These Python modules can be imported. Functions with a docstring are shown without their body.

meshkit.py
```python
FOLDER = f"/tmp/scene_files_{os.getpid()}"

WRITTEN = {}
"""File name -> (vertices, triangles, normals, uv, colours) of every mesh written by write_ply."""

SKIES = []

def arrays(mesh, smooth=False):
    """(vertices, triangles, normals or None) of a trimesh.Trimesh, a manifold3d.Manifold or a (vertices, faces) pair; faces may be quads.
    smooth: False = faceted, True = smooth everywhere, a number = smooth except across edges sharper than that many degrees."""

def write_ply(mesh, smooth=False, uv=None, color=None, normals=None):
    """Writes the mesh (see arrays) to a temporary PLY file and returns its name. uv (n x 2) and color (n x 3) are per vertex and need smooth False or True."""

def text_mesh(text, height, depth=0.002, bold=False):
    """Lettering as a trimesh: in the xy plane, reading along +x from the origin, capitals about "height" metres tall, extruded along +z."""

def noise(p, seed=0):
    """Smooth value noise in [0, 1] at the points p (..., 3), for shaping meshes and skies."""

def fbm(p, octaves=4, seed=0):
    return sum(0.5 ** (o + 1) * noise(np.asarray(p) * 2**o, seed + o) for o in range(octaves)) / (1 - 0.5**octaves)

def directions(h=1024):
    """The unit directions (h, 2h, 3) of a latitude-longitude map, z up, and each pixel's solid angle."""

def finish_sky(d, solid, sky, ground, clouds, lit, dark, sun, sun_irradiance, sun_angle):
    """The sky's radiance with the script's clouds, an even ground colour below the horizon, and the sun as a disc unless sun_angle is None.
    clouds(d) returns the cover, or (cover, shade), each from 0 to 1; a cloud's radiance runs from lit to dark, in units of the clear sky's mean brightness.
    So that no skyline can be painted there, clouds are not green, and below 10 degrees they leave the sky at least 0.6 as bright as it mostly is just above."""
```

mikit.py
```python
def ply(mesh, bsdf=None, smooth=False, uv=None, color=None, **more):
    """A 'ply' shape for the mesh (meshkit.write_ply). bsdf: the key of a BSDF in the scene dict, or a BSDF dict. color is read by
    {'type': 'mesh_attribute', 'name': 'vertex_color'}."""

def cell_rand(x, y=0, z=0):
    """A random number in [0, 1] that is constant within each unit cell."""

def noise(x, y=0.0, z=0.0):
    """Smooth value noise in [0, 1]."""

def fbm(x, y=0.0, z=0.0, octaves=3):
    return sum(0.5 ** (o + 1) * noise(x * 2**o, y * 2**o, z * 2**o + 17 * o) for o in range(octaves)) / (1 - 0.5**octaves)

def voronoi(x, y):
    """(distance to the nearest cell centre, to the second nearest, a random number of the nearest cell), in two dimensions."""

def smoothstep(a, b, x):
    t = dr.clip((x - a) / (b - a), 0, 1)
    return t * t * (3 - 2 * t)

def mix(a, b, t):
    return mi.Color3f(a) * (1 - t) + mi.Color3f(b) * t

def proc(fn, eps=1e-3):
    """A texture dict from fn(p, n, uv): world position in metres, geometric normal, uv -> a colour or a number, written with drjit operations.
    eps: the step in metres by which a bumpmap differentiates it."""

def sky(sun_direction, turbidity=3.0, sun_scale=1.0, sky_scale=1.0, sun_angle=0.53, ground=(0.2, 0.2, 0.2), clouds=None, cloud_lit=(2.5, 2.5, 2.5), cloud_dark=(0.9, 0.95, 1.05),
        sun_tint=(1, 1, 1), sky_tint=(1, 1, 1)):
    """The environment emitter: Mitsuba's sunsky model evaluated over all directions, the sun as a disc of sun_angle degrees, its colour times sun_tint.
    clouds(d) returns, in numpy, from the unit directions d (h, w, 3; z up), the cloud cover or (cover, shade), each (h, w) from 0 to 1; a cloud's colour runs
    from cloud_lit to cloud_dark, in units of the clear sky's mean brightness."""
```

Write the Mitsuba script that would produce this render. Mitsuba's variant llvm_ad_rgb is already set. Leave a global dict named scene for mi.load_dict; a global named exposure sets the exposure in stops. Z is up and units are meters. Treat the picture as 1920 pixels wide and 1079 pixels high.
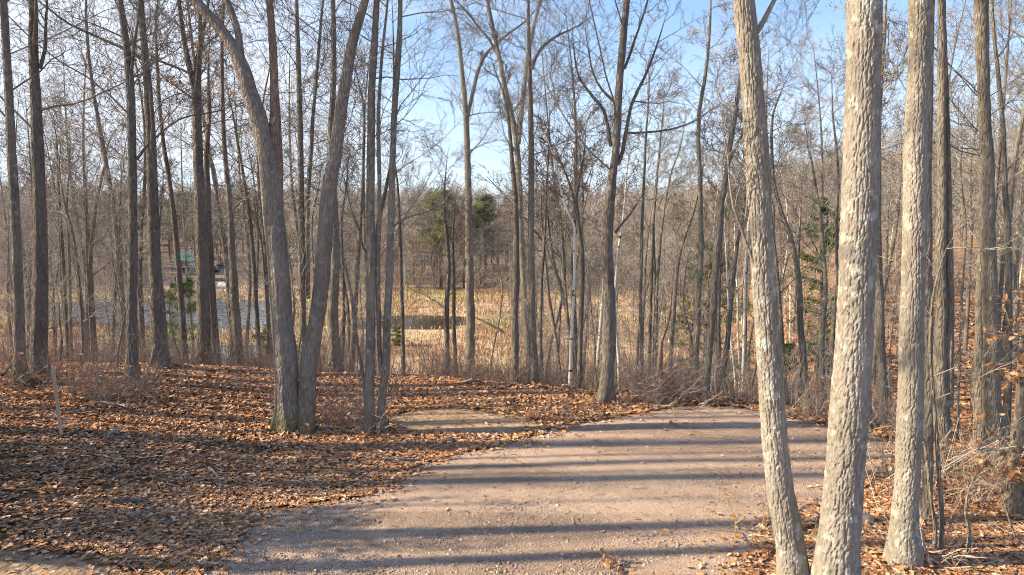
import math, random
import numpy as np, trimesh, shapely, mitsuba as mi, drjit as dr, mikit, meshkit
from scipy.spatial import Delaunay
from shapely.geometry import Polygon
T = mi.ScalarTransform4f
scene, labels = {}, {}

# ------------------------------------------------------------------ camera, sky, exposure
CH, PITCH, F = 3.5, math.radians(6.44), 1280.0          # eye height, tilt down, focal length in pixels of a 1920 wide frame
cp, sp = math.cos(PITCH), math.sin(PITCH)
scene['camera'] = {'type': 'perspective', 'fov': 2 * math.degrees(math.atan(960 / F)), 'fov_axis': 'x', 'near_clip': 0.05, 'far_clip': 5000.0,
                   'to_world': T().look_at(origin=[0, 0, CH], target=[0, 100 * cp, CH - 100 * sp], up=[0, 0, 1])}
SUN = np.array([-0.885, -0.06, 0.475])
def clouds(d):
    x, y, z = d[..., 0], d[..., 1], np.maximum(d[..., 2], 0.02)
    q = np.stack([x / (z + 0.16) * 0.75 + 1.3, y / (z + 0.16) * 1.35 + 2.1, 0 * x + 0.4], -1)
    n = meshkit.fbm(q, 6, 5)
    streak = meshkit.fbm(np.stack([x / (z + 0.10) * 2.4, y / (z + 0.10) * 5.0, 0 * x], -1), 4, 11)
    az = x / np.maximum(np.hypot(x, y), 1e-6)
    bias = 0.55 * np.clip(-az + 0.12, -0.42, 0.45) - 0.25 * np.clip(z - 0.12, 0, 1)
    c = np.clip((n * 0.72 + streak * 0.28 + bias - 0.36) / 0.36, 0, 1)
    low = np.clip(1 - z / 0.34, 0, 1) * (0.75 + 0.7 * (n - 0.35))
    c = np.maximum(c * 0.88, 0.8 * low)
    return c, np.clip((streak - 0.42) * 1.1, 0, 0.5)
scene['sky'] = mikit.sky(SUN.tolist(), turbidity=3.0, clouds=clouds, cloud_lit=(1.9, 2.0, 2.2), cloud_dark=(1.2, 1.36, 1.68), ground=(0.16, 0.12, 0.09), sun_scale=1.0, sky_tint=(0.80, 0.94, 1.10), sun_tint=(0.965, 1.0, 1.04))
exposure = 3.0

# ------------------------------------------------------------------ pixels of the photograph -> places on the ground
def at(px, py, Y):
    u, v = (px - 960) / F, (py - 539.5) / F
    s = Y / (cp - v * sp)
    return np.array([u * s, Y, CH - (sp + v * cp) * s]), s
EX = np.array([-60, -6, -2, 0.3, 1.8, 3.6, 5, 6, 7, 12, 20, 60.0])
EY = np.array([15, 14.4, 14.2, 13.3, 13.0, 12.75, 11.9, 10.9, 10.2, 10.2, 12, 14.0])
def sstep(a, b, x):
    t = np.clip((x - a) / (b - a), 0, 1)
    return t * t * (3 - 2 * t)
def edge(x): return np.interp(x, EX, EY)
def mound(x, y):
    return 0.36 * sstep(-2.2, -7.5, x + 0.12 * (y - 8)) * sstep(17, 12, y)
PONDS = {}
def zplane_poly(rows, z):
    pts = []
    for px, py in rows:
        v = (py - 539.5) / F
        s = (CH - z) / (sp + v * cp)
        pts.append(((px - 960) / F * s, s * (cp - v * sp)))
    return Polygon(pts)
WZ = -7.9
PONDS['pond'] = zplane_poly([(20, 580), (120, 566), (260, 560), (400, 562), (520, 566), (530, 580), (500, 615), (440, 618), (330, 612), (200, 610), (60, 600)], WZ)
PONDS['pool'] = zplane_poly([(190, 660), (260, 648), (340, 652), (470, 650), (520, 662), (500, 700), (380, 712), (220, 705)], WZ)
PONDS['stream'] = zplane_poly([(735, 594), (790, 591), (850, 594), (890, 599), (885, 605), (850, 613), (770, 617), (700, 614), (640, 612), (640, 600)], WZ)
def terrain(x, y):
    x, y = np.broadcast_arrays(np.asarray(x, float), np.asarray(y, float))
    d = np.maximum(y - edge(x), 0)
    plat = mound(x, y) - 1.0 * sstep(6.3, 9.6, x) * sstep(3, 8, y) - 0.03 * sstep(2.0, 5.0, x)
    plat = plat + 0.05 * (meshkit.fbm(np.stack([x * .9, y * .9, 0 * x], -1), 3, 3) - 0.5) * sstep(-2.0, -3.5, x)
    t = np.clip(d / 34, 0, 1)
    left = -8 * (1 - (1 - t) ** 1.65) + 0.065 * np.clip(y - 118, 0, 130)
    t2 = np.clip(d / 15, 0, 1)
    right = -2.9 * (1 - (1 - t2) ** 2.0) + 0.06 * np.clip(y - 32, 0, 110)
    w = sstep(0.26, 0.52, x / (y + 2))
    z = plat * np.clip(1 - d / 12, 0, 1) + left * (1 - w) + right * w
    z = z + sstep(3, 14, d) * 0.5 * (meshkit.fbm(np.stack([x * .12, y * .12, 0 * x], -1), 3, 9) - 0.5)
    for poly in PONDS.values():                                    # basins under the water
        bx = poly.bounds
        m = (x > bx[0] - 3) & (x < bx[2] + 3) & (y > bx[1] - 3) & (y < bx[3] + 3)
        if m.any():
            dist = shapely.distance(shapely.points(x[m], y[m]), poly.boundary)
            ins = shapely.contains_xy(poly, x[m], y[m])
            sd = np.where(ins, dist, -dist)
            zz = z[m]
            z = z.copy()
            z[m] = zz * (1 - sstep(-3, 0.5, sd)) + (WZ + np.clip(-0.25 * sd, -0.8, 0.6)) * sstep(-3, 0.5, sd)
    return z
def tz(x, y): return float(terrain(np.array([x]), np.array([y]))[0])
def hit(px, py):
    """Where the ray of a pixel meets the ground."""
    Y = np.linspace(3.5, 160, 9000)
    u, v = (px - 960) / F, (py - 539.5) / F
    s = Y / (cp - v * sp)
    k = np.argmax(CH - (sp + v * cp) * s < terrain(u * s, Y))
    return np.array([u * s[k], Y[k], tz(u * s[k], Y[k])])

# ------------------------------------------------------------------ materials
C3 = mi.Color3f
def N(p, a, b=None, o=0.0): return mikit.noise(p.x * a + o, p.y * a, p.z * (b or a))
def bark_color(dark, light, lichen, amount, moss=0.0):
    def fn(p, n, uv):
        s = mikit.fbm(p.x * 52, p.y * 52, p.z * 13, 3)
        big = mikit.fbm(p.x * 3.1 + 5, p.y * 3.1, p.z * 1.3, 2)
        c = mikit.mix(dark, light, dr.clip(-0.10 + 0.95 * s + 0.6 * (big - 0.4), 0, 1))
        li = mikit.fbm(p.x * 17, p.y * 17 + 3, p.z * 11, 4)
        li2 = mikit.fbm(p.x * 2.3, p.y * 2.3, p.z * 0.9 + 4, 2)
        c = mikit.mix(c, lichen, mikit.smoothstep(0.62 - amount * (li2 - 0.35), 0.76 - amount * (li2 - 0.35), li) * 0.65)
        if moss:
            mo = mikit.smoothstep(0.62, 0.35, p.z * 0.75 + 0.75 * mikit.fbm(p.x * 14, p.y * 14, p.z * 7, 3) - 0.12)
            c = mikit.mix(c, (0.16, 0.152, 0.055), mo * moss * (0.6 + 0.6 * mikit.noise(p.x * 60, p.y * 60, p.z * 60)))
        return c
    return mikit.proc(fn)
def ridges(p, n, uv):
    a = mikit.noise(p.x * 46, p.y * 46, p.z * 7.5)
    b = mikit.noise(p.x * 60 + 9, p.y * 60, p.z * 14)
    return mikit.smoothstep(0, 0.4, dr.abs(2 * a - 1)) * 0.75 + b * 0.35
BUMP = mikit.proc(ridges, eps=0.004)
def bumped(color, scale, rough=0.9, tex=BUMP):
    return {'type': 'twosided', 'b': {'type': 'bumpmap', 'arbitrary': tex, 'scale': scale, 'bsdf': {'type': 'diffuse', 'reflectance': color}}}
scene['bark_oak'] = bumped(bark_color((0.175, 0.155, 0.132), (0.40, 0.375, 0.335), (0.46, 0.485, 0.44), 0.34), 0.012, tex=mikit.proc(lambda p, n, uv: mikit.fbm(p.x * 95, p.y * 95, p.z * 38, 3), eps=0.003))
scene['bark_grey'] = bumped(bark_color((0.13, 0.115, 0.098), (0.34, 0.305, 0.255), (0.38, 0.39, 0.34), 0.14), 0.02)
scene['bark_moss'] = bumped(bark_color((0.16, 0.138, 0.12), (0.38, 0.335, 0.29), (0.38, 0.37, 0.33), 0.0, 0.85), 0.022)
scene['bark_dark'] = bumped(bark_color((0.10, 0.09, 0.08), (0.28, 0.252, 0.222), (0.26, 0.265, 0.235), 0.16), 0.02)
scene['bark_dead'] = bumped(bark_color((0.16, 0.11, 0.085), (0.37, 0.275, 0.22), (0.45, 0.38, 0.30), 0.05), 0.02)
def birch(p, n, uv):
    m = mikit.smoothstep(0.66, 0.78, mikit.fbm(p.x * 6, p.y * 6, p.z * 11, 3))
    return mikit.mix((0.66, 0.63, 0.57), (0.07, 0.06, 0.05), m)
scene['bark_birch'] = {'type': 'twosided', 'b': {'type': 'diffuse', 'reflectance': mikit.proc(birch)}}
rgb = lambda *c: {'type': 'rgb', 'value': list(c)}
diff = lambda *c: {'type': 'twosided', 'b': {'type': 'diffuse', 'reflectance': rgb(*c)}}
scene['twig'] = diff(0.25, 0.228, 0.207)
scene['twig_grey'] = diff(0.40, 0.368, 0.325)
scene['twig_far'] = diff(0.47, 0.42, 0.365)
scene['twig_red'] = diff(0.28, 0.21, 0.175)
vcol = {'type': 'mesh_attribute', 'name': 'vertex_color'}
scene['colored'] = {'type': 'twosided', 'b': {'type': 'diffuse', 'reflectance': vcol}}
scene['leaf_thin'] = {'type': 'principledthin', 'base_color': vcol, 'roughness': 0.6, 'diff_trans': 0.7, 'spec_trans': 0.0}
def ground_color(p, n, uv):
    f1, f2, r = mikit.voronoi(p.x * 13, p.y * 13)
    leaf = mikit.mix((0.10, 0.065, 0.045), (0.34, 0.215, 0.135), r)
    big = mikit.fbm(p.x * 0.9, p.y * 0.9, 2.0, 3)
    near = mikit.mix(leaf, (0.20, 0.14, 0.10), mikit.smoothstep(0.55, 0.68, big) * 0.7)
    g1 = mikit.fbm(p.x * 0.11, p.y * 0.22, 5.0, 4)
    g2 = mikit.fbm(p.x * 1.6, p.y * 1.6, 1.0, 3)
    marsh = mikit.mix((0.31, 0.20, 0.13), (0.56, 0.42, 0.28), mikit.smoothstep(0.36, 0.62, g1 * 0.65 + g2 * 0.35))
    marsh = mikit.mix(marsh, (0.27, 0.25, 0.10), mikit.smoothstep(0.58, 0.70, mikit.fbm(p.x * 0.09 + 7, p.y * 0.13, 9.0, 3)) * 0.7)
    wood = mikit.mix((0.22, 0.14, 0.09), (0.42, 0.27, 0.175), mikit.fbm(p.x * 1.3, p.y * 1.3, 3.0, 4))
    wood = mikit.mix(wood, (0.27, 0.21, 0.165), mikit.smoothstep(80, 110, p.y))
    ratio = p.x / (p.y + 2)
    side = mikit.smoothstep(0.18, 0.36, ratio + 0.1 * (g1 - 0.5))
    far = mikit.mix(marsh, wood, dr.maximum(side, mikit.smoothstep(100, 118, p.y)))
    slope = mikit.mix(wood, far, mikit.smoothstep(34, 44, p.y + 8 * (g1 - 0.5)))
    return mikit.mix(near, slope, mikit.smoothstep(14, 20, p.y))
scene['ground_litter'] = bumped(mikit.proc(ground_color), 0.03, tex=mikit.proc(lambda p, n, uv: mikit.fbm(p.x * 14, p.y * 14, 0.0, 3), eps=0.01))
def road_color(p, n, uv):
    f1, f2, r = mikit.voronoi(p.x * 55, p.y * 55)
    big = mikit.fbm(p.x * 0.7, p.y * 1.5, 8.0, 3)
    mid = mikit.fbm(p.x * 7, p.y * 7, 3.0, 3)
    c = mikit.mix((0.29, 0.213, 0.164), (0.435, 0.328, 0.255), dr.clip(0.75 * big + 0.55 * mid - 0.15, 0, 1))
    rut = mikit.fbm(p.x * 0.35 + 3, p.y * 1.9, 4.0, 4)
    c = c * (0.84 + 0.30 * r) * (0.80 + 0.42 * mikit.smoothstep(0.36, 0.58, rut))
    c = mikit.mix(c, (0.15, 0.11, 0.085), mikit.smoothstep(0.66, 0.80, mikit.fbm(p.x * 9, p.y * 13, 7.0, 4)) * 0.55)
    return mikit.mix(c, (0.46, 0.40, 0.35), mikit.smoothstep(0.93, 0.97, r) * 0.6)
def road_bump(p, n, uv):
    f1, f2, r = mikit.voronoi(p.x * 55, p.y * 55)
    return dr.clip(1 - f1 * 1.3, 0, 1) * (0.4 + 0.6 * r) + 2.0 * mikit.fbm(p.x * 6, p.y * 6, 1.0, 2)
scene['gravel'] = bumped(mikit.proc(road_color), 0.008, tex=mikit.proc(road_bump, eps=0.004))
def sand_color(p, n, uv):
    mid = mikit.fbm(p.x * 5, p.y * 5, 3.0, 4)
    fine = mikit.noise(p.x * 70, p.y * 70, 0.0)
    return mikit.mix((0.27, 0.185, 0.125), (0.47, 0.345, 0.235), mid) * (0.8 + 0.4 * fine)
scene['sand'] = bumped(mikit.proc(sand_color), 0.03, tex=mikit.proc(lambda p, n, uv: mikit.fbm(p.x * 16, p.y * 16, 0.0, 4), eps=0.008))
def water(scale, *base):
    return {'type': 'bumpmap', 'arbitrary': mikit.proc(lambda p, n, uv: mikit.fbm(p.x * 2.2, p.y * 2.2, 0.0, 2), eps=0.05), 'scale': scale,
            'bsdf': {'type': 'principled', 'base_color': rgb(*base), 'roughness': 0.06, 'specular': 0.7}}
scene['water'], scene['water_dark'] = water(0.03, 0.06, 0.075, 0.095), water(0.004, 0.03, 0.025, 0.018)

# ------------------------------------------------------------------ meshes
def merge(parts):
    V, Fc, n = [], [], 0
    for v, f in parts:
        V.append(v); Fc.append(f + n); n += len(v)
    return np.vstack(V), np.vstack(Fc)
def norm(a): return a / (np.linalg.norm(a, axis=-1, keepdims=True) + 1e-12)
def tubes(P, R, k):
    """M tapered tubes of n points and k sides in one go."""
    M, n, _ = P.shape
    t = norm(np.gradient(P, axis=1))
    m = norm(P[:, -1] - P[:, 0])
    ref = np.where(np.abs(m[:, :1]) < 0.8, [[1.0, 0, 0]], [[0, 1.0, 0]])[:, None]
    a = norm(ref - (ref * t).sum(-1, keepdims=True) * t)
    b = np.cross(t, a)
    ang = np.arange(k) * 2 * np.pi / k
    v = P[:, :, None] + R[:, :, None, None] * (np.cos(ang)[:, None] * a[:, :, None] + np.sin(ang)[:, None] * b[:, :, None])
    base = (np.arange(M) * n * k)[:, None, None]
    i, j = np.arange(n - 1)[None, :, None] * k, np.arange(k)[None, None]
    j2 = (j + 1) % k
    q = np.stack(np.broadcast_arrays(base + i + j, base + i + j2, base + i + k + j2, base + i + k + j), -1).reshape(-1, 4)
    return v.reshape(-1, 3), np.vstack([q[:, [0, 1, 2]], q[:, [0, 2, 3]]])
def grow(rng, P, R, n, length, ang, t0, t1, npts, up, wob, rr, rmin, rel=True):
    """n children on every parent polyline, all at once: returns their points (M, npts, 3) and radii."""
    M, m, _ = P.shape
    idx = np.repeat(np.arange(M), n)
    K = len(idx)
    t = (np.tile(np.arange(n), M) + rng.random(K)) / n * (t1 - t0) + t0
    f = t * (m - 1)
    i = np.minimum(f.astype(int), m - 2)
    w = (f - i)[:, None]
    start = P[idx, i] * (1 - w) + P[idx, i + 1] * w
    r0 = R[idx, i] * (1 - w[:, 0]) + R[idx, i + 1] * w[:, 0]
    tan = norm(P[idx, i + 1] - P[idx, i])
    rnd = norm(rng.normal(size=(K, 3)))
    side = norm(rnd - (rnd * tan).sum(-1, keepdims=True) * tan)
    a = (ang * (0.75 + 0.5 * rng.random(K)))[:, None]
    d = norm(np.cos(a) * tan + np.sin(a) * side)
    plen = np.linalg.norm(np.diff(P, axis=1), axis=-1).sum(1)[idx]
    L = (plen if rel else 1.0) * length * (0.55 + 0.75 * rng.random(K)) * (1.15 - 0.55 * t)
    pts = [start]
    for s in range(npts - 1):
        d = norm(d + wob * rng.normal(size=(K, 3)) + np.array([0, 0, up]))
        pts.append(pts[-1] + d * (L / (npts - 1))[:, None])
    ra = np.maximum(r0 * rr * (0.6 + 0.5 * rng.random(K)), rmin)
    tap = np.linspace(1, 0.3, npts)
    return np.stack(pts, 1), np.maximum(ra[:, None] * tap, rmin * 0.55)
def bands(rng, P, R, spec):
    """Limbs, branches and twigs on the given polylines. spec: a list of (n, length, angle, t0, t1, npts, up, wobble, rr, rmin, sides)."""
    out, skel = [], []
    for s in spec:
        P, R = grow(rng, P, R, *s[:10], rel=True) if s[1] > 0 else grow(rng, P, R, s[0], -s[1], *s[2:10], rel=False)
        out.append(tubes(P, R, s[10]))
        skel.append((P, R))
    return out, skel
def curve(pts, rad, n):
    """A smooth polyline through the points with n samples, points spaced by arc length."""
    pts, rad = np.asarray(pts, float), np.asarray(rad, float)
    s = np.r_[0, np.cumsum(np.linalg.norm(np.diff(pts, axis=0), axis=1))]
    from scipy.interpolate import PchipInterpolator
    q = np.linspace(0, s[-1], n)
    return PchipInterpolator(s, pts)(q), PchipInterpolator(s, rad)(q)

counts = {}
def key_of(name):
    c = counts.get(name, 0)
    counts[name] = c + 1
    return name if c == 0 else f'{name}_{c:03d}'
def add(key, mesh, bsdf, smooth=True, color=None, to_world=None, **k):
    scene[key] = mikit.ply(mesh, bsdf, smooth=smooth, color=color, **k)
    if to_world is not None: scene[key]['to_world'] = to_world
    return key
def tag(key, label=None, cat=None, group=None, kind=None):
    labels[key] = {k: v for k, v in dict(label=label, category=cat, group=group, kind=kind).items() if v}

# ------------------------------------------------------------------ setting: ground, road, sand, water
def spaced(lo, hi, fine_lo, fine_hi, step, ratio):
    mid = list(np.arange(fine_lo, fine_hi, step))
    a, s = [], step
    x = fine_lo
    while x > lo: s *= ratio; x -= s; a.append(x)
    b, s, x = [], step, mid[-1]
    while x < hi: s *= ratio; x += s; b.append(x)
    return np.array(a[::-1] + mid + b)
gx, gy = spaced(-1500, 1500, -11, 12, 0.11, 1.07), spaced(-1500, 1800, 5, 16, 0.11, 1.045)
X, Y = np.meshgrid(gx, gy)
Z = terrain(X, Y) + sstep(16, 12, Y) * 0.035 * (meshkit.fbm(np.stack([X * 3, Y * 3, 0 * X], -1), 3, 21) - 0.5)
nx, ny = len(gx), len(gy)
i, j = np.meshgrid(np.arange(nx - 1), np.arange(ny - 1))
q = np.stack([j * nx + i, j * nx + i + 1, (j + 1) * nx + i + 1, (j + 1) * nx + i], -1).reshape(-1, 4)
GV = np.stack([X, Y, Z], -1).reshape(-1, 3)

def ground_poly(px):
    return Polygon([tuple(hit(a, b)[:2]) for a, b in px])
def rough_poly(poly, amp, seed, step=0.06):
    """The outline made uneven at hand size."""
    ring = poly.exterior
    s = np.arange(0, ring.length, step)
    p = np.array([ring.interpolate(v).coords[0] for v in s])
    q3 = np.c_[p * 1.9, np.zeros(len(p))]
    o = np.stack([meshkit.fbm(q3, 4, seed), meshkit.fbm(q3, 4, seed + 50)], -1) - 0.5
    return Polygon(p + amp * 2 * o).buffer(0)
near_strip = [(1.9, 2.0), (2.6, -14), (-12, -14), (-2.6, 2.0)]
def lane():
    left = [(360, 1075), (385, 1050), (440, 1000), (490, 955), (560, 940), (660, 932), (735, 912), (745, 888), (800, 868), (870, 846), (945, 828), (1060, 800), (1180, 776), (1260, 763), (1330, 759)]
    right = [(1400, 766), (1500, 788), (1570, 798), (1648, 813), (1722, 841), (1690, 884), (1592, 946), (1530, 975), (1480, 1010), (1440, 1050), (1428, 1078)]
    p = [tuple(hit(a, b)[:2]) for a, b in left + right]
    return Polygon(p + near_strip)
ROAD = rough_poly(lane(), 0.15, 3)
SAND = {'sandy_track': rough_poly(ground_poly([(-60, 1032), (60, 1028), (180, 1036), (290, 1079)]).union(Polygon([tuple(hit(-60, 1032)[:2]), tuple(hit(290, 1079)[:2]), (-4.0, 4.5), (-8, 4.5)])).convex_hull, 0.12, 8),
        'sandy_path': rough_poly(ground_poly([(715, 778), (780, 768), (870, 765), (930, 772), (985, 780), (1000, 790), (1075, 797), (1060, 806), (985, 814), (940, 822), (880, 818), (800, 808), (720, 800)]), 0.16, 12)}
def sheet(poly, step, rise, feather, bump=0.0, seed=0):
    b = poly.bounds
    ring = poly.exterior
    e = np.array([ring.interpolate(s).coords[0] for s in np.arange(0, ring.length, step * 0.6)])
    xx, yy = np.meshgrid(np.arange(b[0], b[2], step), np.arange(b[1], b[3], step))
    g = np.c_[xx.ravel(), yy.ravel()]
    r = np.random.default_rng(seed)
    g = g + (r.random(g.shape) - 0.5) * step * 0.5
    g = g[shapely.contains_xy(poly, g[:, 0], g[:, 1])]
    g = g[shapely.distance(shapely.points(g), ring) > step * 0.4]
    p = np.vstack([e, g])
    tri = Delaunay(p).simplices
    c = p[tri].mean(1)
    tri = tri[shapely.contains_xy(poly, c[:, 0], c[:, 1])]
    dist = shapely.distance(shapely.points(p), ring)
    z = terrain(p[:, 0], p[:, 1]) - 0.012 + (rise + 0.012) * sstep(0, feather, dist)
    z = z + bump * (meshkit.fbm(np.c_[p * 1.3, np.zeros(len(p))], 4, seed) - 0.5) * sstep(0, feather * 3, dist)
    a, b2, c2 = p[tri[:, 0]], p[tri[:, 1]], p[tri[:, 2]]
    flip = np.cross(b2 - a, c2 - a) < 0
    tri[flip] = tri[flip][:, ::-1]
    return np.c_[p, z], tri
inroad = shapely.contains_xy(ROAD.buffer(-0.25), GV[:, 0], GV[:, 1])
GV[inroad, 2] -= 0.08                                              # the road bed
add('ground', (GV, q), 'ground_litter'); tag('ground', 'ridge of leaf litter falling to a marshy valley', kind='structure')
add('gravel_road', sheet(ROAD, 0.10, 0.03, 0.22, 0.03, 5), 'gravel'); tag('gravel_road', 'reddish gravel turnaround', kind='structure')
for k, poly in SAND.items():
    add(k, sheet(poly, 0.09, 0.014, 0.2, 0.03, 6), 'sand'); tag(k, kind='structure')
for k, poly in PONDS.items():
    p = np.array(poly.buffer(1.0).exterior.coords)[:-1]
    tri = Delaunay(p).simplices
    tri = tri[shapely.contains_xy(poly.buffer(1.001), *p[tri].mean(1).T)]
    cr = np.cross(p[tri[:, 1]] - p[tri[:, 0]], p[tri[:, 2]] - p[tri[:, 0]])
    tri[cr < 0] = tri[cr < 0][:, ::-1]
    add(k, (np.c_[p, np.full(len(p), WZ)], tri), 'water_dark' if k == 'stream' else 'water', smooth=False); tag(k, kind='structure')

# ------------------------------------------------------------------ traced trees
def plates(u, v, W, seed, cu, cv):
    """Elongated bark plates on an unrolled trunk (u runs round it, period W): 0 in the furrows, 1 on the plates, and a random number of each plate."""
    from scipy.spatial import cKDTree
    r = np.random.default_rng(seed)
    nu = max(6, int(round(W / cu))); cu = W / nu
    nv = int((v.max() - v.min()) / cv) + 3
    gu, gv = np.meshgrid(np.arange(nu), np.arange(nv))
    su = ((gu + 0.5 * (gv % 2) + r.uniform(-.42, .42, gu.shape)) % nu).ravel()
    sv = (gv + r.uniform(-.45, .45, gu.shape)).ravel()
    t = cKDTree(np.c_[np.mod(su, nu), sv - sv.min() + 1e-6], boxsize=[nu, 0])
    d, i = t.query(np.c_[np.mod(u / cu, nu), (v - v.min()) / cv + 1], k=2)
    return sstep(0.0, 0.20, d[:, 1] - d[:, 0]), r.random(len(su))[i[:, 0]]
def fine_trunk(P, R, seed, k=200, step=0.011, depth=0.011):
    """A near trunk whose furrowed bark is in the mesh."""
    L = np.linalg.norm(np.diff(P, axis=0), axis=1).sum()
    n = int(L / step)
    P, R = curve(P, R, n)
    k = int(np.clip(2 * np.pi * np.median(R) / 0.0072, 120, 270))
    v, f = tubes(P[None], R[None], k)
    c = np.repeat(P, k, axis=0)
    out = norm(v - c)
    W = 2 * np.pi * float(np.median(R))
    u = np.tile(np.arange(k) / k, n) * W
    z = np.repeat(np.linspace(0, L, n), k)
    q = meshkit.fbm(v * [9, 9, 5], 3, seed + 7) - 0.5
    q2 = meshkit.fbm(v * [7, 7, 4] + 9, 3, seed + 8) - 0.5
    h, tone = plates(u + 0.030 * q, z + 0.26 * q2, W, seed, 0.028, 0.33)
    h2, _ = plates(u + 0.02 * q, z + 0.05 * q2, W, seed + 5, 0.015, 0.04)
    big = meshkit.fbm(v * [1.6, 1.6, 1.1], 2, seed + 3) - 0.5
    crumb = meshkit.fbm(v * [75, 75, 30], 2, seed + 4) - 0.5
    return v + out * (depth * (h * (0.62 + 0.22 * tone) + 0.26 * h2 * h - 0.7) + 0.022 * big + 0.010 * crumb)[:, None], f
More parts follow.
